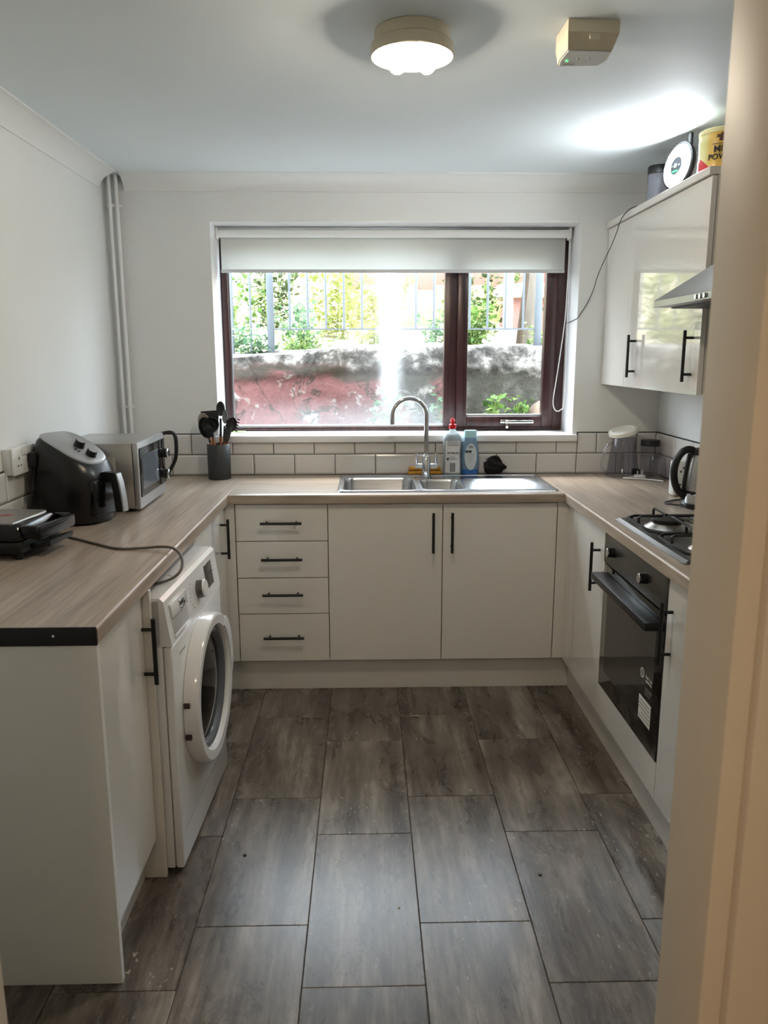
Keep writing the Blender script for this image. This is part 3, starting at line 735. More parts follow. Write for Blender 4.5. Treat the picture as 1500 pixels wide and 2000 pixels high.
    for x in (-.25, .25):
        for y in (-.26, .26): B(MB().cyl((x, y, 0), (x, y, .016), .02, n=14), 'foot', BLKP)
washer()

# ------------------------------------------------------------------ oven, hob, hood
def oven():
    t = thing('built_in_oven', (.8, -.848, .275), 'black built in oven with glass door and steel control panel', 'oven')
    y0, y1 = -1.1445, -.5515
    MB().box(.572, 1.10, y0+.02, y1-.02, .28, .86).build('oven_body', mat('grey_oven_casing', (90, 90, 90), .5, .6, var=.05), t, smooth=False)
    MB().box(.540, .571, y0, y1, .752, .866, .002).build('control_panel', STEELD, t)
    for y in (-.662, -.985):
        k = MB().cyl((.540, y, .812), (.518, y, .812), .018, .0165, 28).build('knob', BLKP, t)
        MB().lathe([(.0165, 0), (.0165, .0035), (.015, .0045), (.001, .0045)], (.518, y, .812), 28, Matrix.Rotation(R(-90), 4, 'Y')).build('knob_cap', CHROME, k)
    d = MB().box(.543, .571, y0, y1, .275, .745, .002).build('oven_door', mat('black_oven_glass', (9, 9, 9), .06, coat=.4, var=.1), t)
    MB().box(.5424, .5432, y0+.055, y1-.055, .345, .695, .0002, 1).build('door_window', mat('smoked_inner_glass', (34, 32, 30), .08, coat=.3, var=.06, vscale=3), d)
    h = MB(); h.box(.490, .5425, y0+.015, y1-.015, .690, .716, .003)
    h.build('oven_handle', BLKP, d)
    W = mat('white_sticker_print', (214, 210, 200), .5, var=.04, vscale=30); DK = mat('grey_sticker_print', (120, 114, 106), .6, var=.04)
    MB().box(.5412, .5422, -1.088, -.985, .352, .428).build('energy_sticker', W, d, smooth=False)
    for i, (a, b_) in enumerate(((.09, .02), (.10, .03), (.10, .02), (.07, .0), (.09, .0))):
        zz = .418-.013*i
        MB().box(.5407, .5412, -1.083, -1.083+a, zz-.0025, zz).build('sticker_line', DK, d, smooth=False)
    fm = frame_matrix((.5415, -1.058, .500), (0, -1, 0), (0, 0, 1))
    text('sticker_lettering', 'Free 2 year\nguarantee', .0125, fm, W, d, .0002, .0002)
    for k in range(3): MB().box(.5414, .5422, -1.086+.008*k, -1.030, .466-.009*k, .4685-.009*k).build('sticker_line', DK, d, smooth=False)
    MX = Matrix.Rotation(R(-90), 4, 'Y')
    MB().lathe([(.016, 0), (.016, .0006), (.012, .0006), (.012, 0)], (.5425, -.997, .505), 24, MX).build('sticker_ring', W, d)
    text('sticker_lettering', '2', .018, frame_matrix((.5415, -.997, .505), (0, -1, 0), (0, 0, 1)), W, d, .0002, .0003)
    MB().lathe([(.010, 0), (.010, .0006), (.006, .0006), (.006, 0)], (.5425, -.612, .668), 20, MX).build('door_emblem', W, d)
oven()

def hob():
    t = thing('gas_hob', (.82, -.875, WT), 'stainless gas hob with black pan supports on right worktop', 'hob')
    X0, X1, Y0, Y1 = .566, 1.075, -1.19, -.56
    z = WT
    b = MB(); o = rrect((X0+X1)/2, (Y0+Y1)/2, X1-X0, Y1-Y0, .012, 4); i1 = rrect((X0+X1)/2, (Y0+Y1)/2, X1-X0-.03, Y1-Y0-.03, .01, 4); i2 = rrect((X0+X1)/2, (Y0+Y1)/2, X1-X0-.05, Y1-Y0-.05, .01, 4)
    b.loft([[(x, y, z+.0005) for x, y in o], [(x, y, z+.003) for x, y in o], [(x, y, z+.010) for x, y in i1], [(x, y, z+.006) for x, y in i2]])
    b.build('hob_plate', brushed('hob_stainless', (150, 150, 148), .3, (60, 4, 60)), t, angle=25)
    E = mat('dark_burner_enamel', (38, 36, 34), .6, var=.15, vscale=50); AL = mat('cast_aluminium', (170, 168, 164), .35, .9, var=.05)
    for bx, by, r in ((.700, -.715, .052), (.700, -1.03, .036), (.945, -.715, .036), (.945, -1.03, .045)):
        k = MB().lathe([(r*1.45, .006), (r*1.0, .020), (r*.9, .026), (.001, .026)], (bx, by, z), 32).build('burner', AL, t, angle=50)
        MB().lathe([(r, .022), (r*1.04, .026), (r*1.04, .034), (r*.85, .038), (.001, .039)], (bx, by, z), 32).build('burner_cap', E, k, angle=40)
    for ya, yb in ((-.873, -.583), (-1.165, -.877)):
        g = MB(); zb = z+.018; zt = z+.046; c = .035
        xa, xb = .596, 1.045
        loop = [(xa+c, ya, zb), (xb-c, ya, zb), (xb, ya+c, zb), (xb, yb-c, zb), (xb-c, yb, zb), (xa+c, yb, zb), (xa, yb-c, zb), (xa, ya+c, zb)]
        g.tube(loop, .0048, 6, True)
        ym = (ya+yb)/2
        for bx in (.700, .945):
            for dx, dy in ((1, 0), (-1, 0), (0, 1), (0, -1)):
                if dx:
                    s = (xa if bx < .8 else .82) if dx < 0 else (xb if bx > .8 else .825)
                    g.tube([(s, ym, zb), (s, ym, zt-.006), (s-dx*.008, ym, zt), (bx+dx*.022, ym, zt)], .0046, 6)
                else:
                    s = ya if dy < 0 else yb
                    g.tube([(bx, s, zb), (bx, s, zt-.006), (bx, s-dy*.008, zt), (bx, ym+dy*.022, zt)], .0046, 6)
        g.tube([(.822, ya, zb), (.822, yb, zb)], .0045, 6)
        for fx, fy in ((xa+.02, ya+.015), (xa+.02, yb-.015), (xb-.02, ya+.015), (xb-.02, yb-.015)): g.cyl((fx, fy, z+.006), (fx, fy, zb), .005, n=8)
        g.build('pan_support', BLK, t, angle=50)
    for k in range(4):
        MB().cyl((1.045, -.70-.115*k, z+.006), (1.045, -.70-.115*k, z+.026), .017, .015, 18).build('control_knob', BLKP, t)
hob()

def hood():
    t = thing('cooker_hood', (.9, -.875, 1.65), 'stainless steel chimney cooker hood above the gas hob', 'cooker hood')
    X0, Y0, Y1 = .655, -1.172, -.577; XB = XRW-.004
    HS = mat('satin_hood_steel', (150, 150, 150), .3, .85, var=.04, vscale=5)
    b = MB(); b.box(X0, XB, Y0, Y1, 1.653, 1.675, .001, 1); b.build('rim_band', HS, t)
    b = MB()
    lo = [(X0, Y0), (XB, Y0), (XB, Y1), (X0, Y1)]; c0, c1 = -.995, -.755; cx = .868
    hi = [(cx, c0), (XB, c0), (XB, c1), (cx, c1)]
    b.loft([[(x, y, 1.675) for x, y in lo], [(x, y, 1.835) for x, y in hi]]); b.build('canopy', HS, t, angle=20)
    MB().box(cx, XB, c0, c1, 1.835, ZC-.072).build('chimney', HS, t, smooth=False)
    MB().box(X0+.05, XB-.03, Y0+.03, Y1-.03, 1.648, 1.653).build('grease_filter', mat('grey_filter_mesh', (72, 72, 72), .5, .8, var=.3, vscale=120), t, smooth=False)
    for k in range(3):
        MB().cyl((X0, -.93-.03*k, 1.664), (X0-.006, -.93-.03*k, 1.664), .007, n=14).build('button', CHROME, t)
hood()

# ------------------------------------------------------------------ ceiling fittings
def ceiling_fittings():
    t = thing('ceiling_light', (-.205, -1.082, ZC), 'round cream ceiling light without its shade glowing warm', 'ceiling light')
    c = (-.205, -1.082, 0)
    MB().lathe([(.001, ZC-.001), (.098, ZC-.001), (.100, ZC-.030), (.092, ZC-.034), (.001, ZC-.034)], c, 40).build('base_plate', CREAM, t, angle=40)
    MB().lathe([(.100, ZC-.028), (.108, ZC-.034), (.110, ZC-.060), (.106, ZC-.062), (.103, ZC-.036), (.098, ZC-.032)], c, 40).build('ring', CREAM, t, angle=40)
    BM = mat('lit_warm_bulb', (255, 220, 170), .4, emis=(1.0, .88, .71), estr=LAMP)
    for dx, dy in ((-.038, .012), (.040, .010), (0, -.045)):
        h = MB().cyl((c[0]+dx, c[1]+dy, ZC-.034), (c[0]+dx, c[1]+dy, ZC-.050), .014).build('lamp_holder', CREAM, t)
        MB().ell((c[0]+dx, c[1]+dy, ZC-.073), .024, .024, .025, 12, 8).build('bulb', BM, h)
    a = thing('gas_alarm', (.235, -1.09, ZC-.06), 'boxy cream gas alarm with indicator lights on the ceiling', 'alarm')
    lo = [(.192, -1.020), (.300, -1.026), (.312, -1.060), (.306, -1.128), (.190, -1.135), (.186, -1.06)]
    up = [(.182, -1.032), (.30, -1.04), (.318, -1.06), (.312, -1.165), (.180, -1.172), (.176, -1.06)]
    MB().loft([[(x, y, ZC-.001) for x, y in up], [(x, y, ZC-.030) for x, y in up], [(x, y, ZC-.058) for x, y in lo]]).build('alarm_case', CREAM, a, angle=20)
    MB().loft([[(x*.96+.0095, y*.95-.054, ZC-.0585) for x, y in lo], [(x*.94+.0145, y*.93-.076, ZC-.061) for x, y in lo]]).build('alarm_face', mat('pale_grey_face', (206, 206, 200), .25, var=.02), a, angle=20)
    for i, col in enumerate(((.1, .8, .2), (.5, .5, .45), (.5, .5, .45))):
        MB().cyl((.205+.026*i, -1.066-.010*i, ZC-.0605), (.205+.026*i, -1.066-.010*i, ZC-.0635), .0035, n=10).build('indicator', mat('indicator_%d' % min(i, 1), col, .3, emis=col if i == 0 else None, estr=1.0 if i == 0 else 0), a)
    MB().box(.200, .232, -1.042, -1.037, ZC-.0625, ZC-.0605).build('label_strip', mat('grey_label', (150, 150, 146), .5), a, smooth=False)
    MB().box(.236, .262, -1.1705, -1.166, ZC-.046, ZC-.034).build('clip', CREAM, a)
    # pipes in the left corner
    for x, y, s, lab in ((-1.511, .540, 1, 'white painted heating pipe nearest the left wall corner'), (-1.480, .545, 2, 'white painted heating pipe nearest the window, beside the other pipe')):
        p = thing('heating_pipe', (x, y, WT), lab, 'pipe')
        MB().cyl((x, y, WT), (x, y, ZC), .0085, n=16).build('pipe', TRIMW, p)
        for z in (1.253, 2.178):
            b = MB(); b.lathe([(.009, -.008), (.0125, -.008), (.0125, .008), (.009, .008)], (x, y, z), 16); b.box(x-.006, x+.006, y, YB-.001, z-.006, z+.006, .001, 1)
            b.box(x+.010, x+.020, y-.004, y+.010, z-.006, z+.006, .001, 1)
            b.build('pipe_clip', WHITEP, p)
ceiling_fittings()

# ------------------------------------------------------------------ left worktop appliances
def microwave():
    t = thing('microwave', (-1.35, -.165, WT), 'silver microwave oven in the left corner behind the air fryer', 'microwave', rot=.02)
    B = lambda mb, n, m, par=t, **k: mb.build(n, m, par, local=True, **k)
    D, Wd, H = .155, .205, .250; z0 = .012
    B(MB().box(-D, D-.022, -Wd, Wd, z0, z0+H, .004), 'casing', mat('silver_casing', (172, 170, 166), .3, .7, var=.02))
    B(MB().box(D-.021, D, -Wd-.002, Wd+.002, z0-.002, z0+H+.002, .004), 'front_frame', SILVER)
    d = B(MB().box(D, D+.004, -Wd+.012, Wd-.09, z0+.042, z0+H-.020, .002), 'door', BLKG)
    B(MB().box(D+.004, D+.0048, -Wd+.038, Wd-.125, z0+.068, z0+H-.052, .0003, 1), 'door_window', mat('grey_microwave_window', (96, 104, 112), .12, coat=.4, var=.1, vscale=5), d)
    B(MB().box(D, D+.005, Wd-.088, Wd-.006, z0+.042, z0+H-.020, .002), 'control_strip', BLKG)
    for z in (.082, .170):
        k = B(MB().cyl((D+.005, Wd-.047, z0+z), (D+.030, Wd-.047, z0+z), .020, .018, 24), 'dial', BLKP)
        B(MB().lathe([(.018, 0), (.021, .002), (.021, .007), (.018, .009)], (D+.022, Wd-.047, z0+z), 24, Matrix.Rotation(R(90), 4, 'Y')), 'dial_ring', CHROME, k)
    gr = MB()
    pts = rrect(-.03, z0+.125, .17, .19, .03, 5)
    gr.tube([(x, -Wd-.0005, z) for x, z in pts], .0014, 5, True); B(gr, 'side_pressing', SILVER)
    for k in range(5): B(MB().box(-.06, -.01, -Wd-.0008, -Wd+.001, z0+.05+.009*k, z0+.054+.009*k), 'vent_slot', BLKP)
    B(MB().box(.03, .07, -Wd-.0008, -Wd+.001, z0+.10, z0+.20), 'rating_label', mat('pale_label', (196, 190, 182), .5, var=.03))
    for x in (-.11, .11):
        for y in (-.16, .16): B(MB().cyl((x, y, 0), (x, y, z0), .012, n=12), 'foot', BLKP)
    MB().tube(spline([(-1.30, .052, WT+.20), (-1.26, .085, WT+.235), (-1.20, .10, WT+.258), (-1.165, .10, WT+.250), (-1.158, .095, WT+.20), (-1.165, .09, WT+.14), (-1.20, .085, WT+.08), (-1.25, .08, WT+.02)], 6), .0085, 8).build('power_cable', BLKP, t)
microwave()

def air_fryer():
    t = thing('air_fryer', (-1.378, -.508, WT), 'black air fryer with silver sloping top and two dials', 'air fryer', rot=R(-18)); t.scale = (.90, .90, .975)
    B = lambda mb, n, m, par=t, **k: mb.build(n, m, par, local=True, **k)
    n = 40
    def top(x): return .318 - .118*max(0, min(1, (x+.09)/.235))**1.25
    def ring(k, s, off=0.0):
        lp = []
        for i in range(n):
            a = 2*math.pi*i/n; ca, sa = math.cos(a), math.sin(a)
            e = 2/2.7; x = .148*s*abs(ca)**e*(1 if ca > 0 else -1); y = .132*s*abs(sa)**e*(1 if sa > 0 else -1)
            lp.append((x, y, .004+(top(x)-.004+off)*k))
        return lp
    B(MB().loft([ring(0, .86), ring(.03, .92), ring(.2, .97), ring(.5, 1.0), ring(.72, .985), ring(.86, .93), ring(.95, .85), ring(1.0, .74)]), 'body', mat('black_satin_body', (15, 15, 16), .30, var=.1, vscale=10), angle=50)
    # silver sloping control panel
    B(MB().loft([ring(.985, .77), ring(1.0, .765, .003), ring(1.0, .71, .006)]), 'control_panel', SILVER, angle=30)
    def on(x, y): return Vector((x, y, top(x)+.006))
    for i, (x, y) in enumerate(((.020, .012), (.078, .004))):
        p = on(x, y); s = (top(x+.01)-top(x-.01))/.02; nrm = Vector((-s, 0, 1)).normalized()
        k = B(MB().cyl(p-nrm*.002, p+nrm*.020, .021, .019, 24), 'dial', BLKP)
        B(MB().cyl(p+nrm*.020, p+nrm*.022, .0175, .017, 24), 'dial_cap', SILVER, k)
    for x, y in ((.035, -.030), (.050, -.030)):
        p = on(x, y); B(MB().cyl(p-Vector((0,0,.002)), p+Vector((0,0,.001)), .005, n=12), 'indicator', DKGREY)
    lp = WORLD[t.name] @ Matrix.Translation(on(-.055, .0)+Vector((0, 0, .001))) @ frame_matrix((0,0,0), (0, 1, 0), (-1, 0, .15))
    # basket front and handle
    bk = B(MB().box(.110, .150, -.085, .085, .030, .165, .016, 3), 'basket_front', BLKG)
    h = MB()
    h.loft([[(x, y, z) for (y, z) in ((-.019, zb), (.019, zb), (.019, zt), (-.019, zt))] for x, zb, zt in ((.12, .145, .185), (.16, .150, .188), (.185, .150, .187))])
    h.loft([[(xo+dx, y, z) for dx, y in ((0, -.019), (0, .019), (.030, .019), (.030, -.019))] for xo, z in ((.168, .187), (.178, .15), (.186, .10), (.190, .06), (.190, .048))])
    B(h, 'handle', BLKP, bk, angle=50)
    h = MB(); h.loft([[(xo+dx, y, z) for dx, y in ((0, -.016), (0, .016), (.006, .014), (.006, -.014))] for xo, z in ((.197, .184), (.208, .15), (.216, .10), (.220, .06), (.220, .046))])
    B(h, 'handle_trim', SILVER, bk, angle=50)
air_fryer()

def grill():
    t = thing('sandwich_toaster', (-1.418, -.955, WT), 'low black and silver sandwich toaster at the left picture edge', 'toaster', rot=R(-6)); t.scale = (.86, 1.0, 1.2)
    B = lambda mb, n, m, par=t, **k: mb.build(n, m, par, local=True, **k)
    B(MB().box(-.125, .115, -.125, .125, .012, .046, .012, 3), 'lower_shell', BLKP)
    B(MB().loft([[(x, y, z) for x, y in rrect(-.005, 0, w, d, r, 5)] for w, d, r, z in ((.235, .245, .03, .048), (.238, .248, .03, .058), (.215, .235, .03, .080), (.195, .225, .03, .086))]), 'upper_shell', BLKG, angle=40)
    B(MB().loft([[(x, y, z) for x, y in rrect(-.012, 0, w, .215, .02, 5)] for w, z in ((.180, .086), (.176, .089))]), 'top_plate', mat('silver_lid_plate', (150, 148, 145), .28, .6, var=.05), angle=40)
    B(MB().loft([[(x, y, z) for x, y in rrect(-.02, .01, .045, .035, .015, 5)] for z in (.0888, .0893)]), 'badge', mat('faded_red_badge', (150, 82, 76), .4, var=.1))
    h = MB()
    h.box(.105, .165, -.108, -.090, .050, .084, .006); h.box(.105, .165, .090, .108, .050, .084, .006); h.box(.150, .178, -.108, .108, .048, .082, .007)
    B(h, 'handle', BLKG)
    B(MB().box(.112, .150, -.05, -.045, .062, .068, .001, 1), 'latch', CHROME)
    h = MB(); h.loft([[(x, y+.0, z+dz) for y, dz in ((-.07, 0), (.07, 0), (.07, .012), (-.07, .012))] for x, z in ((.10, .022), (.14, .020), (.185, .028))]); B(h, 'lower_handle', BLKP, angle=50)
    for x in (-.1, .09):
        for y in (-.1, .1): B(MB().cyl((x, y, 0), (x, y, .014), .012, n=12), 'foot', BLKP)
    c = [(-1.36, -.82, WT+.004), (-1.31, -.80, WT+.004), (-1.20, -.885, WT+.004), (-1.10, -.96, WT+.004), (-1.02, -.965, WT+.006), (-.960, -.975, WT+.012), (-.915, -.998, WT+.011), (-.885, -1.035, WT-.008), (-.880, -1.075, WT-.035), (-.905, -1.10, WT-.055), (-.95, -1.12, WT-.063), (-1.02, -1.13, WT-.063)]
    o = MB().tube(spline(c, 8), .0042, 8).build('appliance_cable', mat('grey_flex', (92, 86, 80), .5, var=.05)); tag(o, 'grey cable trailing over the worktop edge above washing machine', 'cable')
grill()

def left_socket():
    t = thing('wall_socket', (XLW, -.612, 1.147), 'white double wall socket on left wall behind air fryer', 'socket')
    MB().box(XLW, XLW+.030, -.70, -.522, 1.102, 1.190, .004).build('back_box', WHITEP, t)
    MB().box(XLW+.030, XLW+.038, -.702, -.520, 1.100, 1.192, .003).build('face_plate', WHITEP, t)
    D = mat('socket_hole', (30, 28, 26), .8)
    for cy in (-.655, -.572):
        MB().box(XLW+.0375, XLW+.0385, cy-.003, cy+.003, 1.150, 1.160).build('socket_slot', D, t, smooth=False)
        for s in (-1, 1): MB().box(XLW+.0375, XLW+.0385, cy+s*.011-.004, cy+s*.011+.004, 1.128, 1.133).build('socket_slot', D, t, smooth=False)
    for cy in (-.622, -.604): MB().box(XLW+.038, XLW+.043, cy-.006, cy+.006, 1.163, 1.181, .002).build('switch', WHITEP, t)
    p = thing('plug', (XLW+.04, -.55, 1.12), 'black plug in the left wall socket with its flex', 'plug')
    MB().box(XLW+.0395, XLW+.070, -.598, -.553, 1.115, 1.168, .009, 3).build('plug_body', BLKP, p)
    MB().tube(spline([(XLW+.055, -.58, 1.118), (XLW+.050, -.59, 1.06), (XLW+.045, -.62, .98), (XLW+.045, -.66, .925), (XLW+.045, -.70, .918), (XLW+.04, -.75, .916)], 6), .004, 8).build('flex', BLKP, p)
left_socket()

# ------------------------------------------------------------------ utensils
def utensils():
    px, py = -1.043, .455
    p = thing('utensil_pot', (px, py, WT), 'dark grey cylindrical utensil pot on the back worktop', 'pot')
    MB().lathe([(.001, .004), (.050, .004), (.052, .0), (.0545, .004), (.0555, .168), (.0535, .170), (.052, .166), (.050, .012), (.001, .010)], (px, py, WT), 36).build('pot_body', DKGREY, p, angle=50)
    WD = mat('warm_wood_handle', (158, 96, 58), .45, var=.2, vscale=30, stretch=(1,1,.1)); SIL = mat('black_silicone', (34, 35, 37), .42, var=.1, vscale=20); BEI = mat('beige_silicone', (150, 138, 128), .5, var=.05); STL = CHROME
    def ut(name, top, base, label, head, m=SIL, hm=WD):
        top = Vector(top); base = Vector(base); ax = (top-base).normalized()
        t = thing(name, base, label, 'utensil', 'utensils in the dark grey pot')
        z = base + ax*((min(WT+.208, top.z-.014)-base.z)/ax.z)
        MB().tube([base, z], .0055, 10).build('handle', hm, t)
        nk = top - ax*.01
        MB().tube([z-ax*.004, (z+nk)/2, nk], .006, 10, rs=[.0068, .006, .0055]).build('neck', m, t)
        b = MB(); head(b, top, ax); b.build('head', m, t, angle=60)
    def frame(ax, face):
        n = Vector(face); n = (n-ax*n.dot(ax)).normalized(); s = ax.cross(n); return Matrix((s, n, ax)).transposed()
    def spoon(w, h, d, face=(0,-1,0), up=.5):
        def f(b, top, ax):
            F = frame(ax, face); n, m = 18, 6; lo = []
            for j in range(m+1):
                k = j/m; r = math.sin(k*math.pi/2) if k < 1 else 1
                lo.append([top + F @ Vector((w*r*math.cos(2*math.pi*i/n), -d*(1-r*r), h*(1+r*math.sin(2*math.pi*i/n))-.0)) for i in range(n)])
            for j in range(m, -1, -1):
                k = j/m; r = (math.sin(k*math.pi/2))*.93
                lo.append([top + F @ Vector((w*r*math.cos(2*math.pi*i/n), .004-d*(1-r*r), h*(1+r*math.sin(2*math.pi*i/n)))) for i in range(n)])
            b.loft(lo)
        return f
    def ladle(r):
        def f(b, top, ax):
            c = top + Vector((0, -.018, .020)); M = Matrix.Rotation(R(62), 4, 'X')
            b.lathe([(.001, -r), (r*.5, -r*.87), (r*.87, -r*.5), (r, 0), (r*.93, .001), (r*.80, -r*.45), (r*.45, -r*.78), (.001, -r*.9)], c, 26, M)
        return f
    def turner(w0, w1, h, slots=True):
        def f(b, top, ax):
            F = frame(ax, (0, -1, 0)); t_ = .0022
            lo = []
            for k, wd in ((0, w0*.5), (.25, w0), (1.0, w1)):
                lo.append([top + F @ Vector((x, y, h*k)) for x, y in ((-wd, -t_), (wd, -t_), (wd, t_), (-wd, t_))])
            b.loft(lo)
        return f
    def server(r):
        def f(b, top, ax):
            F = frame(ax, (.4, -1, 0)); spoon(r*.95, r*1.35, r*.6, (.5, -1, 0))(b, top, ax)
            for k in range(5):
                for s in (-1, 1):
                    p0 = top + F @ Vector((s*r*.85, 0, r*(.5+.5*k))); b.tube([p0, p0 + F @ Vector((s*.004, .022, .002))], .004, 6, rs=[.0042, .0028])
        return f
    g = lambda dx, dy: (px+dx, py+dy, WT+.015)
    ut('serving_spoon', (-1.082, .436, 1.108), g(.004, -.002), 'large dark grey solid spoon leaning left out of the pot', spoon(.034, .053, .014, (.25, -1, .0)))
    ut('soup_ladle', (-1.066, .425, 1.155), g(0, -.012), 'dark grey ladle facing the room out of the pot', ladle(.040))
    ut('slotted_turner', (-1.076, .470, 1.165), g(-.018, .015), 'flat black turner standing behind the ladle in the pot', turner(.036, .044, .072))
    ut('mixing_spoon', (-1.030, .472, 1.210), g(.002, .02), 'tallest dark spoon standing at the back of the pot', spoon(.021, .036, .009))
    ut('slim_spoon', (-1.010, .462, 1.175), g(.014, .01), 'grey slim spoon standing right of the tallest spoon', spoon(.015, .034, .007, (-.4, -1, 0)), mat('grey_silicone', (120, 124, 128), .3, var=.05))
    ut('pasta_server', (-.986, .452, 1.135), g(-.002, .0), 'dark toothed pasta server at the right of the pot', server(.028))
    ut('small_spatula', (-1.003, .441, 1.086), g(.012, -.006), 'short dark spatula at the right rim of the pot', turner(.012, .019, .065), DKGREY)
    ut('pan_spoon', (-1.094, .462, 1.130), g(.0, .008), 'beige spoon behind the large dark spoon in the pot', spoon(.030, .050, .010), BEI)
utensils()

# ------------------------------------------------------------------ things by the sink
def sink_things():
    z = WT+.004
    # washing-up liquid bottle
    x, y = .094, .520
    b = thing('washing_up_bottle', (x, y, z), 'clear washing up liquid bottle with red cap by the tap', 'bottle')
    cp = glass_mat('clear_bottle_plastic', tint=(.80, .90, .97))
    def ov(w, d, zz, n=28): return [(x+w*math.cos(2*math.pi*i/n), y+d*math.sin(2*math.pi*i/n), z+zz) for i in range(n)]
    MB().loft([ov(.042, .026, 0), ov(.046, .029, .006), ov(.045, .028, .07), ov(.042, .027, .10), ov(.045, .028, .14), ov(.047, .029, .175), ov(.040, .026, .195), ov(.024, .019, .213), ov(.0145, .0145, .222), ov(.0145, .0145, .228)]).build('bottle_body', mat('pale_blue_liquid_plastic', (206, 222, 232), .12, trans=.45, ior=1.33, var=.03), b, angle=60)
    c = MB(); c.lathe([(.001, .228), (.018, .228), (.018, .248), (.015, .251), (.009, .252), (.0085, .262), (.013, .265), (.012, .270), (.006, .279), (.001, .280)], (x, y, z), 24); c.build('cap', mat('red_cap_plastic', (206, 34, 50), .3, var=.05), b, angle=40)
    LB = mat('white_paper_label', (226, 228, 230), .45, var=.03, vscale=30)
    def arc(cx, w, d, zz, a0=-150, a1=-30, n=12): return [(cx+w*math.cos(R(a0+(a1-a0)*i/n)), y+d*math.sin(R(a0+(a1-a0)*i/n)), z+zz) for i in range(n+1)]
    def wrap(name, m, cx, prof, a0, a1, par):
        mb = MB(); mb.loft([arc(cx, w, d, zz, a0, a1) for w, d, zz in prof], False, False, closed=False); return mb.build(name, m, par)
    lab = wrap('label', LB, x, ((.0468, .0298, .012), (.0458, .0290, .07), (.0430, .0282, .10), (.0458, .0290, .14), (.0470, .0296, .170)), -140, -40, b)
    K = mat('dark_label_print', (52, 56, 62), .6, var=.02)
    F = lambda dx, zz: frame_matrix((x+dx, y-.0302, z+zz), (1, 0, 0), (0, 0, 1))
    text('label_lettering', 'ZI WSAAM', .0115, F(0, .111), K, b, .0003, .0004)
    for zz in (.164, .155, .147): MB().box(x-.027, x+.027, y-.0302, y-.0296, z+zz, z+zz+.002).build('label_line', K, b, smooth=False)
    for k in range(6): MB().box(x-.013+.0045*k, x-.0105+.0045*k, y-.0305, y-.0299, z+.018, z+.062).build('barcode_bar', K, b, smooth=False)
    for k in range(3): MB().box(x-.016, x+.024-.006*k, y-.0303, y-.0297, z+.079+.0055*k, z+.0802+.0055*k).build('label_line', K, b, smooth=False)
    MB().box(x-.030, x-.020, y-.0304, y-.0298, z+.076, z+.088).build('label_symbol', K, b, smooth=False)
    # blue bottle
    x2 = .183
    b2 = thing('blue_soap_bottle', (x2, y, z), 'translucent blue shampoo style bottle right of the red capped one', 'bottle')
    def ov2(w, d, zz, n=28): return [(x2+w*math.cos(2*math.pi*i/n), y+d*math.sin(2*math.pi*i/n), z+zz) for i in range(n)]
    BL = mat('translucent_blue_plastic', (146, 182, 214), .15, trans=.4, ior=1.35, var=.05, vscale=4)
    MB().loft([ov2(.036, .023, 0), ov2(.040, .026, .006), ov2(.043, .028, .06), ov2(.042, .028, .11), ov2(.037, .025, .155), ov2(.031, .022, .178), ov2(.030, .021, .184)]).build('bottle_body', BL, b2, angle=60)
    MB().loft([ov2(.0405, .0265, .004), ov2(.0412, .0270, .028)], False, False).build('liquid', mat('deep_blue_liquid', (58, 112, 190), .2, var=.05), b2, angle=60)
    MB().loft([ov2(.0305, .0215, .185), ov2(.0315, .022, .215), ov2(.030, .021, .220)]).build('cap', mat('pale_aqua_cap', (176, 222, 230), .3, var=.02), b2, angle=40)
    mb = MB(); lp = [(x2+.030*math.cos(R(a)), y-.0295+.006*abs(math.cos(R(a)))**2, z+.092+.066*math.sin(R(a))) for a in range(0, 360, 15)]
    vv = [mb.bm.verts.new(q) for q in lp]; cvt = mb.bm.verts.new((x2, y-.0300, z+.092))
    for i in range(len(vv)): mb.bm.faces.new((vv[i], vv[(i+1) % len(vv)], cvt))
    mb.build('label', mat('pale_blue_label', (208, 218, 226), .4, var=.03), b2)
    F2 = lambda dx, zz: frame_matrix((x2+dx, y-.0306, z+zz), (1, 0, 0), (0, 0, 1))
    for dx in (-.020, -.004): MB().box(x2+dx-.007, x2+dx+.007, y-.0306, y-.0300, z+.112, z+.124).build('label_symbol', K, b2, smooth=False)
    for k in range(5): MB().box(x2-.010+.0042*k, x2-.0078+.0042*k, y-.0300, y-.0290, z+.134, z+.147).build('barcode_bar', K, b2, smooth=False)
    for k in range(5): MB().box(x2-.020+.002*k, x2+.018-.003*k, y-.0304, y-.0298, z+.101-.0075*k, z+.1022-.0075*k).build('label_line', MATS['grey_print'], b2, smooth=False)
    # cloth and scourer
    t = thing('sponge_cloth', (-.04, .545, WT), 'folded mustard yellow cloth behind the tap', 'cloth')
    Yl = mat('mustard_cloth', (206, 152, 66), .85, var=.12, vscale=40, bump=.5, bscale=200)
    for zz, w in ((0, .085), (.021, .080)):
        MB().box(-.040-w, -.040+w, .528, .560, WT+.001+zz, WT+.020+zz, .007, 3).build('fold', Yl, t)
    sc = MB(); sm = random.Random(3)
    c = Vector((.302, .515, WT+.047)); n, m = 26, 14; lo = []
    for j in range(m+1):
        a = -math.pi/2+math.pi*j/m; k = max(math.cos(a), .01); lp = []
        for i in range(n):
            th = 2*math.pi*i/n; q = 1+.22*math.sin(3*th+j*1.3)*math.cos(2*a)+sm.uniform(-.13, .16)
            zz = .042*math.sin(a)*(1+.25*math.sin(th*2+1))
            wid = .050 if a < .2 else .042
            lp.append(c+Vector((wid*k*q*math.cos(th), .032*k*q*math.sin(th), max(zz, -.037))))
        lo.append(lp)
    sc.loft(lo)
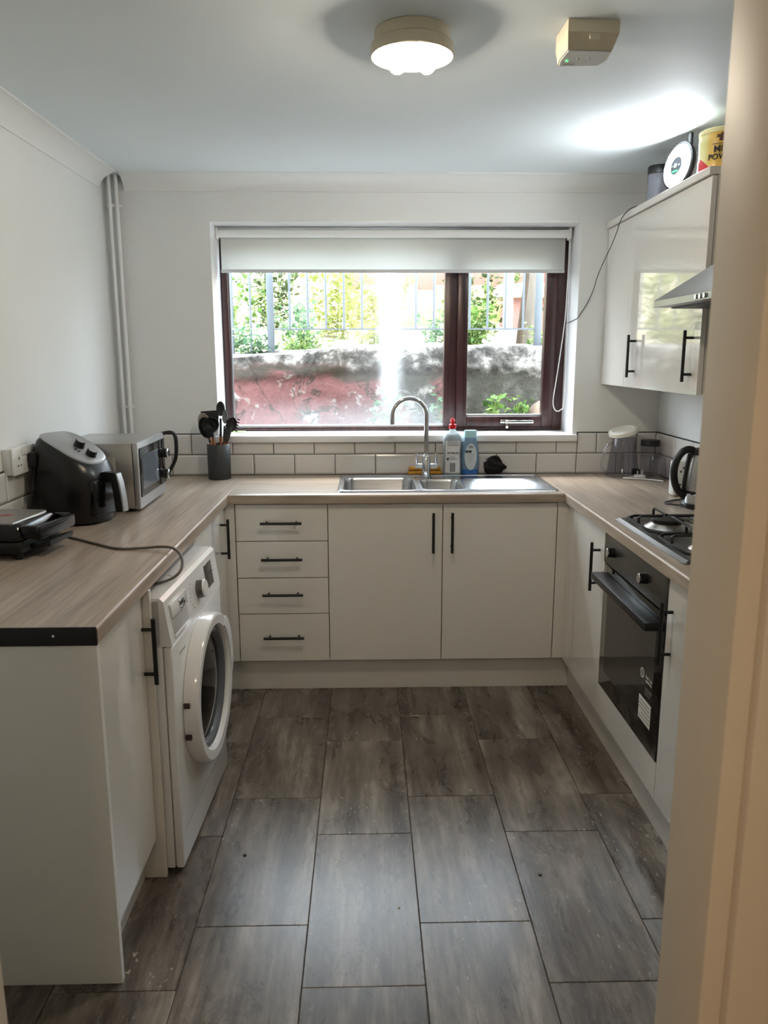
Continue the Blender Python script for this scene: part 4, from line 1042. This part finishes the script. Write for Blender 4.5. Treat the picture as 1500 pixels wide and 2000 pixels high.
    for k in range(260):
        d = Vector((sm.gauss(0, 1), sm.gauss(0, 1), sm.gauss(.2, .9))).normalized(); p0 = c+Vector((d.x*.044, d.y*.028, max(d.z*.040, -.034)))
        e = Vector((sm.gauss(0, 1), sm.gauss(0, 1), sm.gauss(0, 1))).normalized(); q1 = p0+d*sm.uniform(.004, .016)+e*.006
        if q1.z < WT+.006: continue
        sc.bm.faces.new([sc.bm.verts.new(q) for q in (p0+e*.005, p0-e*.005, q1)])
    o = sc.build('net_scourer', mat('black_net_mesh', (20, 18, 18), .9, var=.4, vscale=120, bump=1.0, bscale=160), smooth=False); tag(o, 'crumpled black net scourer right of the blue bottle', 'scourer')
    # small green item on the sill
    o = MB().box(-1.02, -.955, .735, .755, 1.1075, 1.1135, .002).build('sill_sticker', mat('pale_green_paper', (196, 222, 160), .6, var=.1, vscale=60)); tag(o, 'small pale green strip on the window sill by the utensils', 'sponge')
sink_things()

# ------------------------------------------------------------------ right corner jars, plug, kettle
def right_corner():
    x, y, z = .925, .455, WT+.001
    j = thing('plastic_jug', (x, y, z), 'large clear plastic jug upside down in the right corner', 'jug')
    b = MB(); b.lathe([(.078, 0), (.080, .004), (.078, .010), (.060, .150), (.054, .190), (.052, .196), (.001, .196)], (x, y, z), 36); b.build('jug_body', CLEARP, j, angle=50)
    b = MB(); b.lathe([(.074, .002), (.056, .150), (.050, .188), (.001, .190)], (x, y, z), 36); b.build('jug_inner', CLEARP, j, angle=50)
    MB().tube(spline([(x-.056, y-.01, z+.165), (x-.085, y-.012, z+.15), (x-.103, y-.014, z+.10), (x-.108, y-.016, z+.05), (x-.078, y-.014, z+.012)], 6), .007, 8).build('jug_handle', CLEARP, j)
    for k in range(3): MB().cyl((x-.02+.03*k, y-.070+.004*k, z+.01), (x-.015+.022*k, y-.053, z+.165), .002, n=6).build('jug_rib', CLEARP, j)
    M = Matrix.Rotation(R(-15), 4, 'Y') @ Matrix.Rotation(R(8), 4, 'X')
    l = MB(); l.lathe([(.001, .008), (.046, .008), (.050, .012), (.064, .012), (.070, .008), (.071, -.008), (.067, -.010), (.066, .002), (.001, .002)], (x-.005, y, z+.220), 36, M)
    o = l.build('jug_lid', mat('cream_white_lid', (226, 224, 214), .4, var=.02), angle=40); tag(o, 'white plastic lid lying tilted on the upturned jug', 'lid')
    x2, y2 = 1.062, .470
    j2 = thing('storage_jar', (x2, y2, z), 'tall clear jar with black lid in the right corner', 'jar')
    MB().lathe([(.001, 0), (.040, 0), (.043, .006), (.043, .135), (.040, .150)], (x2, y2, z), 30).build('jar_body', CLEARP, j2, angle=50)
    MB().lathe([(.001, .177), (.044, .177), (.046, .174), (.046, .148), (.001, .148)], (x2, y2, z), 30).build('jar_lid', BLKP, j2, angle=40)
    x3, y3 = 1.062, .355
    j3 = thing('plastic_beaker', (x3, y3, z), 'small clear beaker upside down before the black lidded jar', 'beaker')
    MB().lathe([(.046, 0), (.047, .003), (.038, .105), (.036, .110), (.001, .110)], (x3, y3, z), 28).build('beaker_body', CLEARP, j3, angle=50)
    MB().lathe([(.042, .002), (.034, .104), (.001, .105)], (x3, y3, z), 28).build('beaker_inner', CLEARP, j3, angle=50)
    o = MB().box(.985, 1.018, .47, .50, z, z+.032, .003).build('charger_block', BLKP); tag(o, 'small black charger block between the jug and jar', 'charger')
    # white plug lying with pins up
    p = thing('white_plug', (.985, .385, z), 'white three pin plug lying pins up on the worktop', 'plug')
    MB().box(.962, 1.012, .365, .405, z, z+.018, .006, 3).build('plug_body', WHITEP, p)
    for dx, dy, h in ((-.012, -.010, .018), (.008, -.008, .018), (.018, .006, .024)): MB().box(.985+dx-.003, .985+dx+.003, .385+dy-.002, .385+dy+.002, z+.016, z+.020+h).build('pin', mat('nickel_pin', (200, 200, 196), .3, .6, var=.02), p)
    MB().tube(spline([(.962, .385, z+.008), (.925, .38, z+.005), (.905, .372, z+.004), (.94, .355, z+.004), (1.0, .33, z+.004), (1.06, .27, z+.004)], 6), .0035, 8).build('flex', WHITEP, p)
    # multi-socket adaptor behind the kettle
    a = thing('socket_adaptor', (1.02, -.08, z), 'white upright multi socket adaptor seen through the kettle handle', 'adaptor')
    MB().box(.955, 1.060, -.11, -.055, z, z+.150, .012, 3).build('adaptor_body', WHITEP, a)
    for zz in (.05, .105):
        for dx, dz in ((0, .016), (-.011, 0), (.011, 0)): MB().box(.995+dx-.003, .995+dx+.003, -.1108, -.109, z+zz+dz-.004, z+zz+dz+.004).build('socket_slot', mat('socket_hole', (30, 28, 26), .8), a, smooth=False)
    # kettle
    kx, ky = .985, -.335
    k = thing('electric_kettle', (kx, ky, z), 'steel and glass kettle with black handle half behind the doorway', 'kettle')
    KG = mat('speckled_kettle_steel', (170, 168, 162), .3, .75, var=.25, vscale=90)
    MB().lathe([(.001, 0), (.083, 0), (.083, .014), (.079, .018), (.001, .018)], (kx, ky, z), 36).build('power_base', BLKP, k, angle=40)
    MB().lathe([(.078, .018), (.080, .022), (.080, .055), (.077, .058)], (kx, ky, z), 36).build('base_band', CHROME, k, angle=40)
    MB().lathe([(.078, .058), (.079, .062), (.077, .068)], (kx, ky, z), 36).build('black_band', BLKP, k, angle=40)
    MB().lathe([(.077, .068), (.076, .10), (.070, .16), (.062, .20), (.060, .208)], (kx, ky, z), 36).build('kettle_body', KG, k, angle=60)
    MB().lathe([(.061, .206), (.062, .215), (.055, .226), (.020, .232), (.001, .232)], (kx, ky, z), 36).build('lid', BLKP, k, angle=40)
    hd = Vector((-.95, -.05, 0)).normalized()
    pts = [(.052, .222), (.075, .226), (.100, .212), (.118, .180), (.124, .140), (.118, .098), (.104, .068), (.085, .050), (.074, .046)]
    MB().tube(spline([(kx+hd.x*r, ky+hd.y*r, z+zz) for r, zz in pts], 5), .014, 12).build('handle', BLKP, k)
    MB().tube([(kx+hd.x*.066, ky+hd.y*.066, z+.21), (kx+hd.x*.074, ky+hd.y*.074, z+.16), (kx+hd.x*.080, ky+hd.y*.080, z+.10), (kx+hd.x*.081, ky+hd.y*.081, z+.03)], .008, 8).build('back_strip', BLKP, k)
    MB().tube(spline([(kx-.08, ky-.0, z+.006), (kx-.115, ky+.03, z+.005), (kx-.12, ky+.07, z+.004), (kx-.06, ky+.12, z+.004), (kx+.03, ky+.15, z+.004)], 6), .0035, 8).build('flex', BLKP, k)
right_corner()

# ------------------------------------------------------------------ on top of the wall cabinet
def cabinet_top():
    z = 2.112
    c = Vector((.862, -.165, z+.088))
    nrm = Vector((-.955, -.25, .12)).normalized()
    q = nrm.to_track_quat('Z', 'Y').to_matrix().to_4x4()
    t = thing('led_work_light', (c.x, c.y, z), 'round lit LED work light standing on the wall cabinet', 'work light')
    MB().lathe([(.001, -.030), (.062, -.029), (.082, -.018), (.088, -.004), (.0875, .002), (.078, .004), (.077, -.002), (.001, -.002)], c, 40, q).build('housing', BLKP, t, angle=40)
    MB().lathe([(.078, 0), (.076, .005), (.032, .006), (.030, 0)], c, 40, q).build('light_ring', mat('lit_white_led', (255, 255, 255), .4, emis=(.93, .97, 1.0), estr=LED), t, angle=60)
    MB().lathe([(.034, 0), (.033, .008), (.001, .009)], c, 28, q).build('button_hub', mat('grey_hub', (70, 74, 82), .4, var=.05), t)
    s = q.to_3x3() @ Vector((1, 0, 0)); u = nrm.cross(s)
    up = Vector((0, 0, 1)); up = (up-nrm*up.dot(nrm)).normalized(); side = up.cross(nrm)
    MB().cyl(c+nrm*.008, c+nrm*.012, .009, n=16).build('power_button', mat('pale_button', (196, 200, 204), .4, var=.02), t)
    for k in (-1, 1): MB().cyl(c+nrm*.008+side*.020*k, c+nrm*.011+side*.020*k, .0035, n=10).build('small_button', MATS['pale_button'], t)
    for k in range(4): 
        p0 = c+nrm*.0085-up*.020+side*(-.012+.008*k); MB().cyl(p0, p0+nrm*.002, .0028, n=8).build('battery_indicator', mat('lit_green_led', (40, 220, 90), .4, emis=(.05, .9, .2), estr=3.0), t)
    hb = MB(); hx = c-nrm*.05+side*(-.02)
    hb.box(.884, .898, -.212, -.184, z+.002, z+.198, .006, 3); hb.build('stand_bar', BLKP, t)
    hb = MB(); hb.box(.875, .955, -.22, -.11, z, z+.004, .001); hb.build('stand_foot', BLKP, t)
    # jar behind
    j = thing('lidded_jar', (.895, .115, z), 'grey clear jar with dark lid behind the work light', 'jar')
    MB().lathe([(.001, 0), (.045, 0), (.047, .006), (.047, .115), (.044, .120)], (.895, .115, z), 28).build('jar_body', mat('smoky_jar', (150, 152, 164), .2, trans=.3, var=.03), j, angle=50)
    MB().lathe([(.001, .150), (.045, .150), (.048, .146), (.048, .118), (.001, .118)], (.895, .115, z), 28).build('jar_lid', BLKP, j, angle=40)
    # milk powder tin
    mx, my = .915, -.42
    m = thing('milk_powder_tin', (mx, my, z), 'yellow milk powder tub with red base on the wall cabinet', 'tub')
    ml, nt, b = newmat('yellow_tub_label')
    tc = nn(nt, 'ShaderNodeTexCoord'); sp = nn(nt, 'ShaderNodeSeparateXYZ'); nt.links.new(tc.outputs['Object'], sp.inputs[0])
    u = math_(nt, 'SUBTRACT', math_(nt, 'MULTIPLY', sp.outputs['X'], .917), math_(nt, 'MULTIPLY', sp.outputs['Y'], .40))
    v = math_(nt, 'ADD', sp.outputs['Z'], math_(nt, 'MULTIPLY', math_(nt, 'ADD', u, .075), 1.1))
    f = maprange(nt, v, .060, .0615); f2 = maprange(nt, u, -.055, -.030)
    nt.links.new(mixc(nt, f, lin((204, 62, 66)), mixc(nt, f2, lin((226, 220, 152)), lin((224, 184, 84)))), b.inputs['Base Color']); b.inputs['Roughness'].default_value = .35
    MB().lathe([(.001, 0), (.073, 0), (.075, .004), (.075, .045), (.0735, .05), (.0735, .095), (.075, .10), (.075, .128), (.073, .130)], (mx, my, z), 40).build('tub_body', ml, m, angle=50)
    MB().lathe([(.001, .146), (.070, .146), (.077, .141), (.077, .128), (.001, .128)], (mx, my, z), 40).build('tub_lid', mat('cream_yellow_lid', (236, 226, 168), .35, var=.02), m, angle=40)
    K = mat('black_tub_print', (24, 22, 20), .5)
    def curved(body, size, zz, ang, bold=.0006):
        me = text('tub_lettering', body, size, Matrix.Identity(4), K, m, .0006, bold).data
        Wi = WORLD[m.name]
        for vtx in me.vertices:
            p = Wi @ vtx.co; a = R(ang) + p.x/.0755; r = .0757+p.z
            w = Vector((mx+r*math.cos(a), my+r*math.sin(a), z+zz+p.y)); vtx.co = Wi.inverted() @ w
    curved('MILK', .030, .072, -108); curved('POWDER', .026, .047, -104)
    cb = MB()
    for a0, a1, z0, z1 in ((-136, -90, .0885, .0905), (-120, -92, .098, .113), (-126, -86, .109, .119), (-116, -96, .119, .124)):
        lo = [[(mx+rr*math.cos(R(a0+(a1-a0)*i/8)), my+rr*math.sin(R(a0+(a1-a0)*i/8)), zz) for rr, zz in ((.0745, z+z0), (.0763, z+z0), (.0763, z+z1), (.0745, z+z1))] for i in range(9)]
        cb.loft(lo)
    cb.build('emblem', mat('dark_brown_emblem', (92, 62, 40), .5, var=.1), m)
    # thin black lead from light to window
    pts = [(.90, -.05, 2.12), (.86, .12, 2.116), (.822, .22, 2.118), (.806, .30, 2.09), (.805, .36, 2.04), (.800, .42, 1.985), (.790, .48, 1.93), (.776, .53, 1.86), (.768, .562, 1.80), (.740, .567, 1.735), (.712, .568, 1.69), (.702, .575, 1.672), (.697, .62, 1.665), (.694, .72, 1.657), (.690, .79, 1.652)]
    o = MB().tube(spline(pts, 6), .0020, 6).build('thin_lead', BLKP); tag(o, 'thin black lead running from cabinet top to the window', 'cable')
cabinet_top()

def crumbs():
    for x, y, r, col, nm, lab in ((-.709, -1.174, .0055, (58, 34, 32), 'dark_crumb', 'dark red crumb on a floor tile near the washing machine'), (-.249, -1.414, .0035, (232, 230, 224), 'white_crumb', 'tiny white crumb on the middle floor tile'), (.171, -1.285, .006, (120, 112, 104), 'grey_crumb', 'small grey crumb on the floor tile towards the oven')):
        b = MB(); b.ell((x, y, r*.45), r, r*.8, r*.45, 8, 6); o = b.build(nm, mat(nm, col, .7, var=.2, vscale=200)); tag(o, lab, 'crumb')
crumbs()

# ------------------------------------------------------------------ outside: yard, retaining wall, railings, plants
def outside():
    YW = 1.95
    o = MB().box(-3.2, 3.2, .88, YW+.1, .80, .95).build('yard_paving', mat('damp_concrete', (96, 92, 84), .85, var=.3, vscale=6, bump=.5), kind='structure', smooth=False)
    o['label'] = 'concrete yard strip below the window'
    # retaining wall: lumpy front, rounded top
    rnd = random.Random(11); nx, nz = 110, 34
    from mathutils import noise as NZ
    b = MB(); V = []
    def topz(x): return 1.515 + .058*max(0, min(1, (x+1.25)/.9)) + .018*NZ.noise(Vector((x*3.1, 5.2, 0)))
    for j in range(nz+8):
        row = []
        for i in range(nx+1):
            x = -3.2+6.4*i/nx; T = topz(x)
            if j <= nz:
                k = j/nz; zz = .9+(T-.03-.9)*k; y = YW - .05*k*0 + .028*NZ.noise(Vector((x*2.6, zz*3.5, 1))) + .014*NZ.noise(Vector((x*9, zz*9, 3)))
                if zz > T-.20: y -= .035*min(1, (zz-T+.20)/.04)
            else:
                a = (j-nz)/7; zz = T-.03+.03*math.sin(a*math.pi/2)+.012*NZ.noise(Vector((x*6, a*3, 2))); y = YW-.035+.42*a**1.5
            row.append(b.bm.verts.new((x, y, zz)))
        V.append(row)
    for j in range(len(V)-1):
        for i in range(nx): b.bm.faces.new((V[j][i], V[j][i+1], V[j+1][i+1], V[j+1][i]))
    r = bmesh.ops.extrude_face_region(b.bm, geom=b.bm.faces[:])
    for v in [g for g in r['geom'] if isinstance(g, bmesh.types.BMVert)]: v.co.y = max(v.co.y, YW+.40); v.co.z = min(v.co.z, 1.48)
    o = b.build('retaining_wall', retaining_mat(), angle=80); tag(o, 'weathered red and grey retaining wall outside the window', 'wall')
    # hillside
    b = MB(); V = []; nx, ny = 60, 40
    for j in range(ny+1):
        row = []
        for i in range(nx+1):
            x = -7+14*i/nx; y = 2.30+8.5*j/ny
            zz = 1.50+.12*(y-2.3)+max(0, (y-6.0))*.55+.10*NZ.noise(Vector((x*.9, y*.9, 0)))*min(1, (y-2.3))
            row.append(b.bm.verts.new((x, y, zz)))
        V.append(row)
    for j in range(ny):
        for i in range(nx): b.bm.faces.new((V[j][i], V[j][i+1], V[j+1][i+1], V[j+1][i]))
    o = b.build('hillside_ground', mat('pale_dry_soil', (150, 140, 118), .95, var=.35, vscale=3, bump=.8, bscale=20), kind='structure', angle=80)
    # railings
    GP = mat('grey_galvanised_paint', (84, 90, 95), .5, .2, var=.05, vscale=20)
    YR = 2.10
    f = thing('metal_railing', (-.06, YR, 1.5), 'grey metal railing panel of vertical bars above the wall', 'railing')
    for x in (-.969, .838): MB().box(x-.022, x+.022, YR-.022, YR+.022, 1.40, 2.75, .003).build('post', GP, f)
    MB().box(-.947, .816, YR-.012, YR+.012, 1.666, 1.676).build('rail', GP, f); MB().box(-.947, .816, YR-.012, YR+.012, 2.60, 2.615).build('rail', GP, f)
    me = None
    for k in range(15):
        x = -.839+.1212*k
        if x > .79: break
        o = MB().cyl((x, YR, 1.676), (x, YR, 2.60), .008, n=10).build('bar', GP, f)
    f = thing('metal_railing', (-1.5, YR, 1.5), 'grey metal railing panel further left with lower bottom rail', 'railing')
    MB().box(-2.0, -.995, YR-.012, YR+.012, 1.502, 1.512).build('rail', GP, f); MB().box(-2.0, -.995, YR-.012, YR+.012, 2.60, 2.615).build('rail', GP, f)
    for k in range(8):
        x = -1.103-.121*k; MB().cyl((x, YR, 1.512), (x, YR, 2.60), .008, n=10).build('bar', GP, f)
    MB().box(-2.03, -1.99, YR-.02, YR+.02, 1.4, 2.75, .003).build('post', GP, f)
    f = thing('metal_railing', (1.4, YR, 1.5), 'grey metal railing stub at the right edge of the window', 'railing')
    MB().box(.87, 2.2, YR-.012, YR+.012, 1.790, 1.815).build('rail', GP, f)
    for k in range(9): MB().cyl((.97+.121*k, YR, 1.815), (.97+.121*k, YR, 2.60), .008, n=10).build('bar', GP, f)
    # white post, trunks, timber, shed
    o = MB().lathe([(.001, 1.40), (.036, 1.40), (.036, 2.08), (.030, 2.10), (.001, 2.105)], (.690, 2.42, 0), 20).build('white_post', mat('white_weathered_pipe', (186, 186, 180), .5, var=.05)); tag(o, 'stout white pipe post behind the railing', 'post')
    BK = mat('rough_grey_bark', (104, 96, 86), .95, var=.45, vscale=14, stretch=(1,1,.25), bump=1.0, bscale=30)
    o = MB().tube([(.90, 2.75, 1.4), (.915, 2.76, 1.7), (.93, 2.78, 2.1), (.95, 2.82, 3.2)], .05, 12, rs=[.075, .062, .052, .04]).build('tree_trunk', BK); tag(o, 'rough grey tree trunk near the right railing post', 'tree')
    o = MB().tube([(.80, 2.62, 1.4), (.825, 2.62, 1.7), (.86, 2.62, 2.1), (.89, 2.64, 2.9)], .02, 8, rs=[.026, .024, .02, .016]).build('tree_trunk', mat('dark_bark', (66, 54, 42), .95, var=.4, vscale=20)); tag(o, 'slim dark leaning trunk between white post and thick trunk', 'tree')
    RD = mat('faded_red_boards', (150, 92, 80), .8, var=.15, vscale=6, stretch=(6, 6, .5)); YD = mat('yellow_ochre_boards', (166, 146, 92), .8, var=.12, vscale=6, stretch=(6, 6, .5))
    s = thing('garden_shed', (.15, 5.0, 1.7), 'faded red and yellow boarded shed up the hillside', 'shed')
    for k in range(11):
        x = -.55+.19*k
        MB().box(x+.004, x+.186, 5.0, 5.03, 1.6, 2.16+.05*(k % 2), .003).build('board', YD, s)
        MB().box(x+.004, x+.186, 5.035, 5.065, 2.1, 3.6, .003).build('board', RD, s)
    w = MB(); w.box(.95, 2.2, 4.2, 4.7, 2.03, 2.16, .01); o = w.build('white_slab', mat('white_painted_slab', (190, 186, 180), .7, var=.04)); tag(o, 'white flat roofed slab seen through the right pane', 'roof slab')
    MB().box(1.0, 2.15, 4.3, 4.6, 1.5, 2.03).build('slab_wall', mat('dull_pink_render', (138, 100, 92), .9, var=.15, vscale=5), o, smooth=False)
    # boulder at the wall foot
    b = MB(); b.ell((.80, 1.84, 1.06), .075, .06, .14, 14, 10)
    for v in b.bm.verts: v.co += .03*Vector((NZ.noise(v.co*14), NZ.noise(v.co*14+Vector((5,0,0))), NZ.noise(v.co*14+Vector((0,7,0)))))
    o = b.build('rock', mat('brown_rock', (120, 104, 90), .9, var=.4, vscale=20, bump=.8), angle=60); tag(o, 'brown upright rock at the foot of the retaining wall', 'rock')
    o = MB().box(.35, 1.0, 1.72, 1.92, .95, 1.095, .02, 2).build('stone_ledge', mat('pale_stone', (176, 168, 150), .9, var=.25, vscale=12, bump=.6)); tag(o, 'pale stone ledge outside the right window pane', 'ledge')
    # plants
    LG = leaf_mat('fresh_green_leaf', (62, 96, 40), (98, 132, 60), (150, 168, 100)); LY = leaf_mat('yellow_green_leaf', (108, 124, 48), (146, 152, 78), (184, 178, 128)); LB = leaf_mat('blue_green_leaf', (70, 104, 76), (100, 134, 100), (146, 170, 138)); LD = leaf_mat('dark_green_leaf', (38, 54, 28), (64, 84, 42), (108, 124, 72))
    STM = mat('green_stem', (120, 140, 70), .7, var=.1)
    def plant(name, base, h, w, n, m, label, leaf=.035, seed=0, cat='plant', d=None, narrow=1.0):
        rr = random.Random(seed); base = Vector(base); d = d or w
        t = thing(name, base, label, cat)
        st = MB(); ns = max(4, int(n/70))
        lf = MB(); bm = lf.bm
        stems = []
        for k in range(ns):
            a = rr.uniform(0, 6.28); q = rr.uniform(.2, 1)
            tip = base+Vector((w*q*math.cos(a), d*q*math.sin(a), h*rr.uniform(.55, 1)))
            b0 = base+Vector((w*.35*q*math.cos(a), d*.35*q*math.sin(a), -.04))
            mid = (b0+tip)/2+Vector((rr.uniform(-.03, .03), 0, .05*h))
            stems.append((b0, mid, tip)); st.tube([b0, mid, tip], .004, 5, rs=[.005, .004, .0015])
        st.build('stems', STM, t)
        for k in range(n):
            b0, mid, tip = stems[rr.randrange(ns)]; u = rr.uniform(.12, 1.0)
            p = (b0*(1-u)**2+mid*2*u*(1-u)+tip*u*u)+Vector((rr.gauss(0, .035), rr.gauss(0, .035), rr.gauss(0, .03)))
            L = leaf*rr.uniform(.6, 1.4); wd = L*rr.uniform(.28, .42)*narrow
            D = Vector((rr.gauss(0, 1), rr.gauss(0, 1), rr.uniform(-.3, .9))).normalized(); sd = D.cross(Vector((rr.gauss(0, .4), rr.gauss(0, .4), 1))).normalized(); up = sd.cross(D)
            v = [bm.verts.new(q) for q in (p, p+D*L*.45+sd*wd+up*L*.08, p+D*L, p+D*L*.45-sd*wd+up*L*.08)]
            bm.faces.new(v)
        lf.build('foliage', m, t, smooth=False)
    plant('leafy_bush', (-1.42, 2.55, 1.5), .75, .38, 900, LG, 'bright green bush behind the far left railing bars', .045, 1, 'bush')
    plant('leafy_weed', (-1.12, 2.18, 1.50), .16, .16, 320, LB, 'pale blue green weed at the left end of the wall top', .045, 2)
    plant('leafy_bush', (-.80, 2.75, 1.5), .42, .30, 700, LB, 'pale green bush right of the left railing post', .042, 3, 'bush')
    plant('leafy_bush', (-.62, 3.6, 1.6), .85, .40, 800, LY, 'yellow green bush up the slope behind the railing', .055, 4, 'bush')
    plant('leafy_bush', (-1.2, 4.2, 1.7), 1.1, .55, 900, LD, 'dark green shrub high up on the left of the slope', .06, 5, 'bush')
    plant('grass_clump', (-.27, 2.42, 1.5), .30, .24, 480, LY, 'yellowish grass clump on the wall top near the middle', .06, 6, narrow=.4)
    plant('grass_clump', (-.72, 2.36, 1.5), .16, .28, 420, LG, 'low green grass clump on the wall top left of middle', .04, 7, narrow=.6)
    plant('leafy_weed', (.16, 2.55, 1.5), .38, .22, 450, LB, 'grey green weed beside the dark window mullion', .04, 8)
    plant('leafy_bush', (.48, 2.60, 1.5), .42, .20, 750, LG, 'bright green bush seen through the right pane', .045, 9, 'bush')
    plant('leafy_bush', (.62, 3.5, 1.6), .70, .35, 700, LD, 'dark green bush deep behind the white post', .055, 10, 'bush')
    plant('leafy_weed', (.93, 2.22, 1.5), .16, .13, 220, LG, 'green weed trailing at the right end of the wall top', .05, 12)
    plant('leafy_weed', (.52, 1.82, 1.09), .14, .07, 60, LG, 'small sprouting weed on the ledge at right', .055, 13)
    plant('leafy_weed', (.66, 1.80, 1.09), .11, .06, 50, LG, 'smaller sprouting weed nearest the brown rock', .05, 14)
    plant('leafy_weed', (-.22, 1.80, .95), .30, .20, 200, LB, 'dim green weed at wall foot behind the tap', .06, 15)
    plant('leafy_weed', (.20, 1.82, .98), .34, .10, 110, LB, 'pale weed at wall foot beside the mullion', .06, 16)
    plant('leafy_bush', (-.15, 4.3, 1.75), .55, .45, 650, LY, 'pale yellow shrub below the shed boards', .05, 17, 'bush')
    plant('leafy_bush', (-2.3, 3.4, 1.6), 1.1, .6, 900, LG, 'large bush far left beyond the window frame', .06, 18, 'bush')
    plant('leafy_bush', (1.9, 3.2, 1.6), 1.2, .6, 900, LD, 'large dark bush far right beyond the window frame', .06, 19, 'bush')
    for k, (x, y, lab) in enumerate(((-4.3, 7.6, 'tall hedge tree at the far left of the hillside'), (-1.0, 8.6, 'tall hedge tree behind the left of the shed'), (2.3, 8.6, 'tall hedge tree behind the right of the shed'), (5.6, 7.6, 'tall hedge tree at the far right of the hillside'))):
        plant('hedge_tree', (x, y, 2.0), 3.0, 1.5, 1600, LD if k % 2 else LG, lab, .16, 30+k, 'tree')
outside()
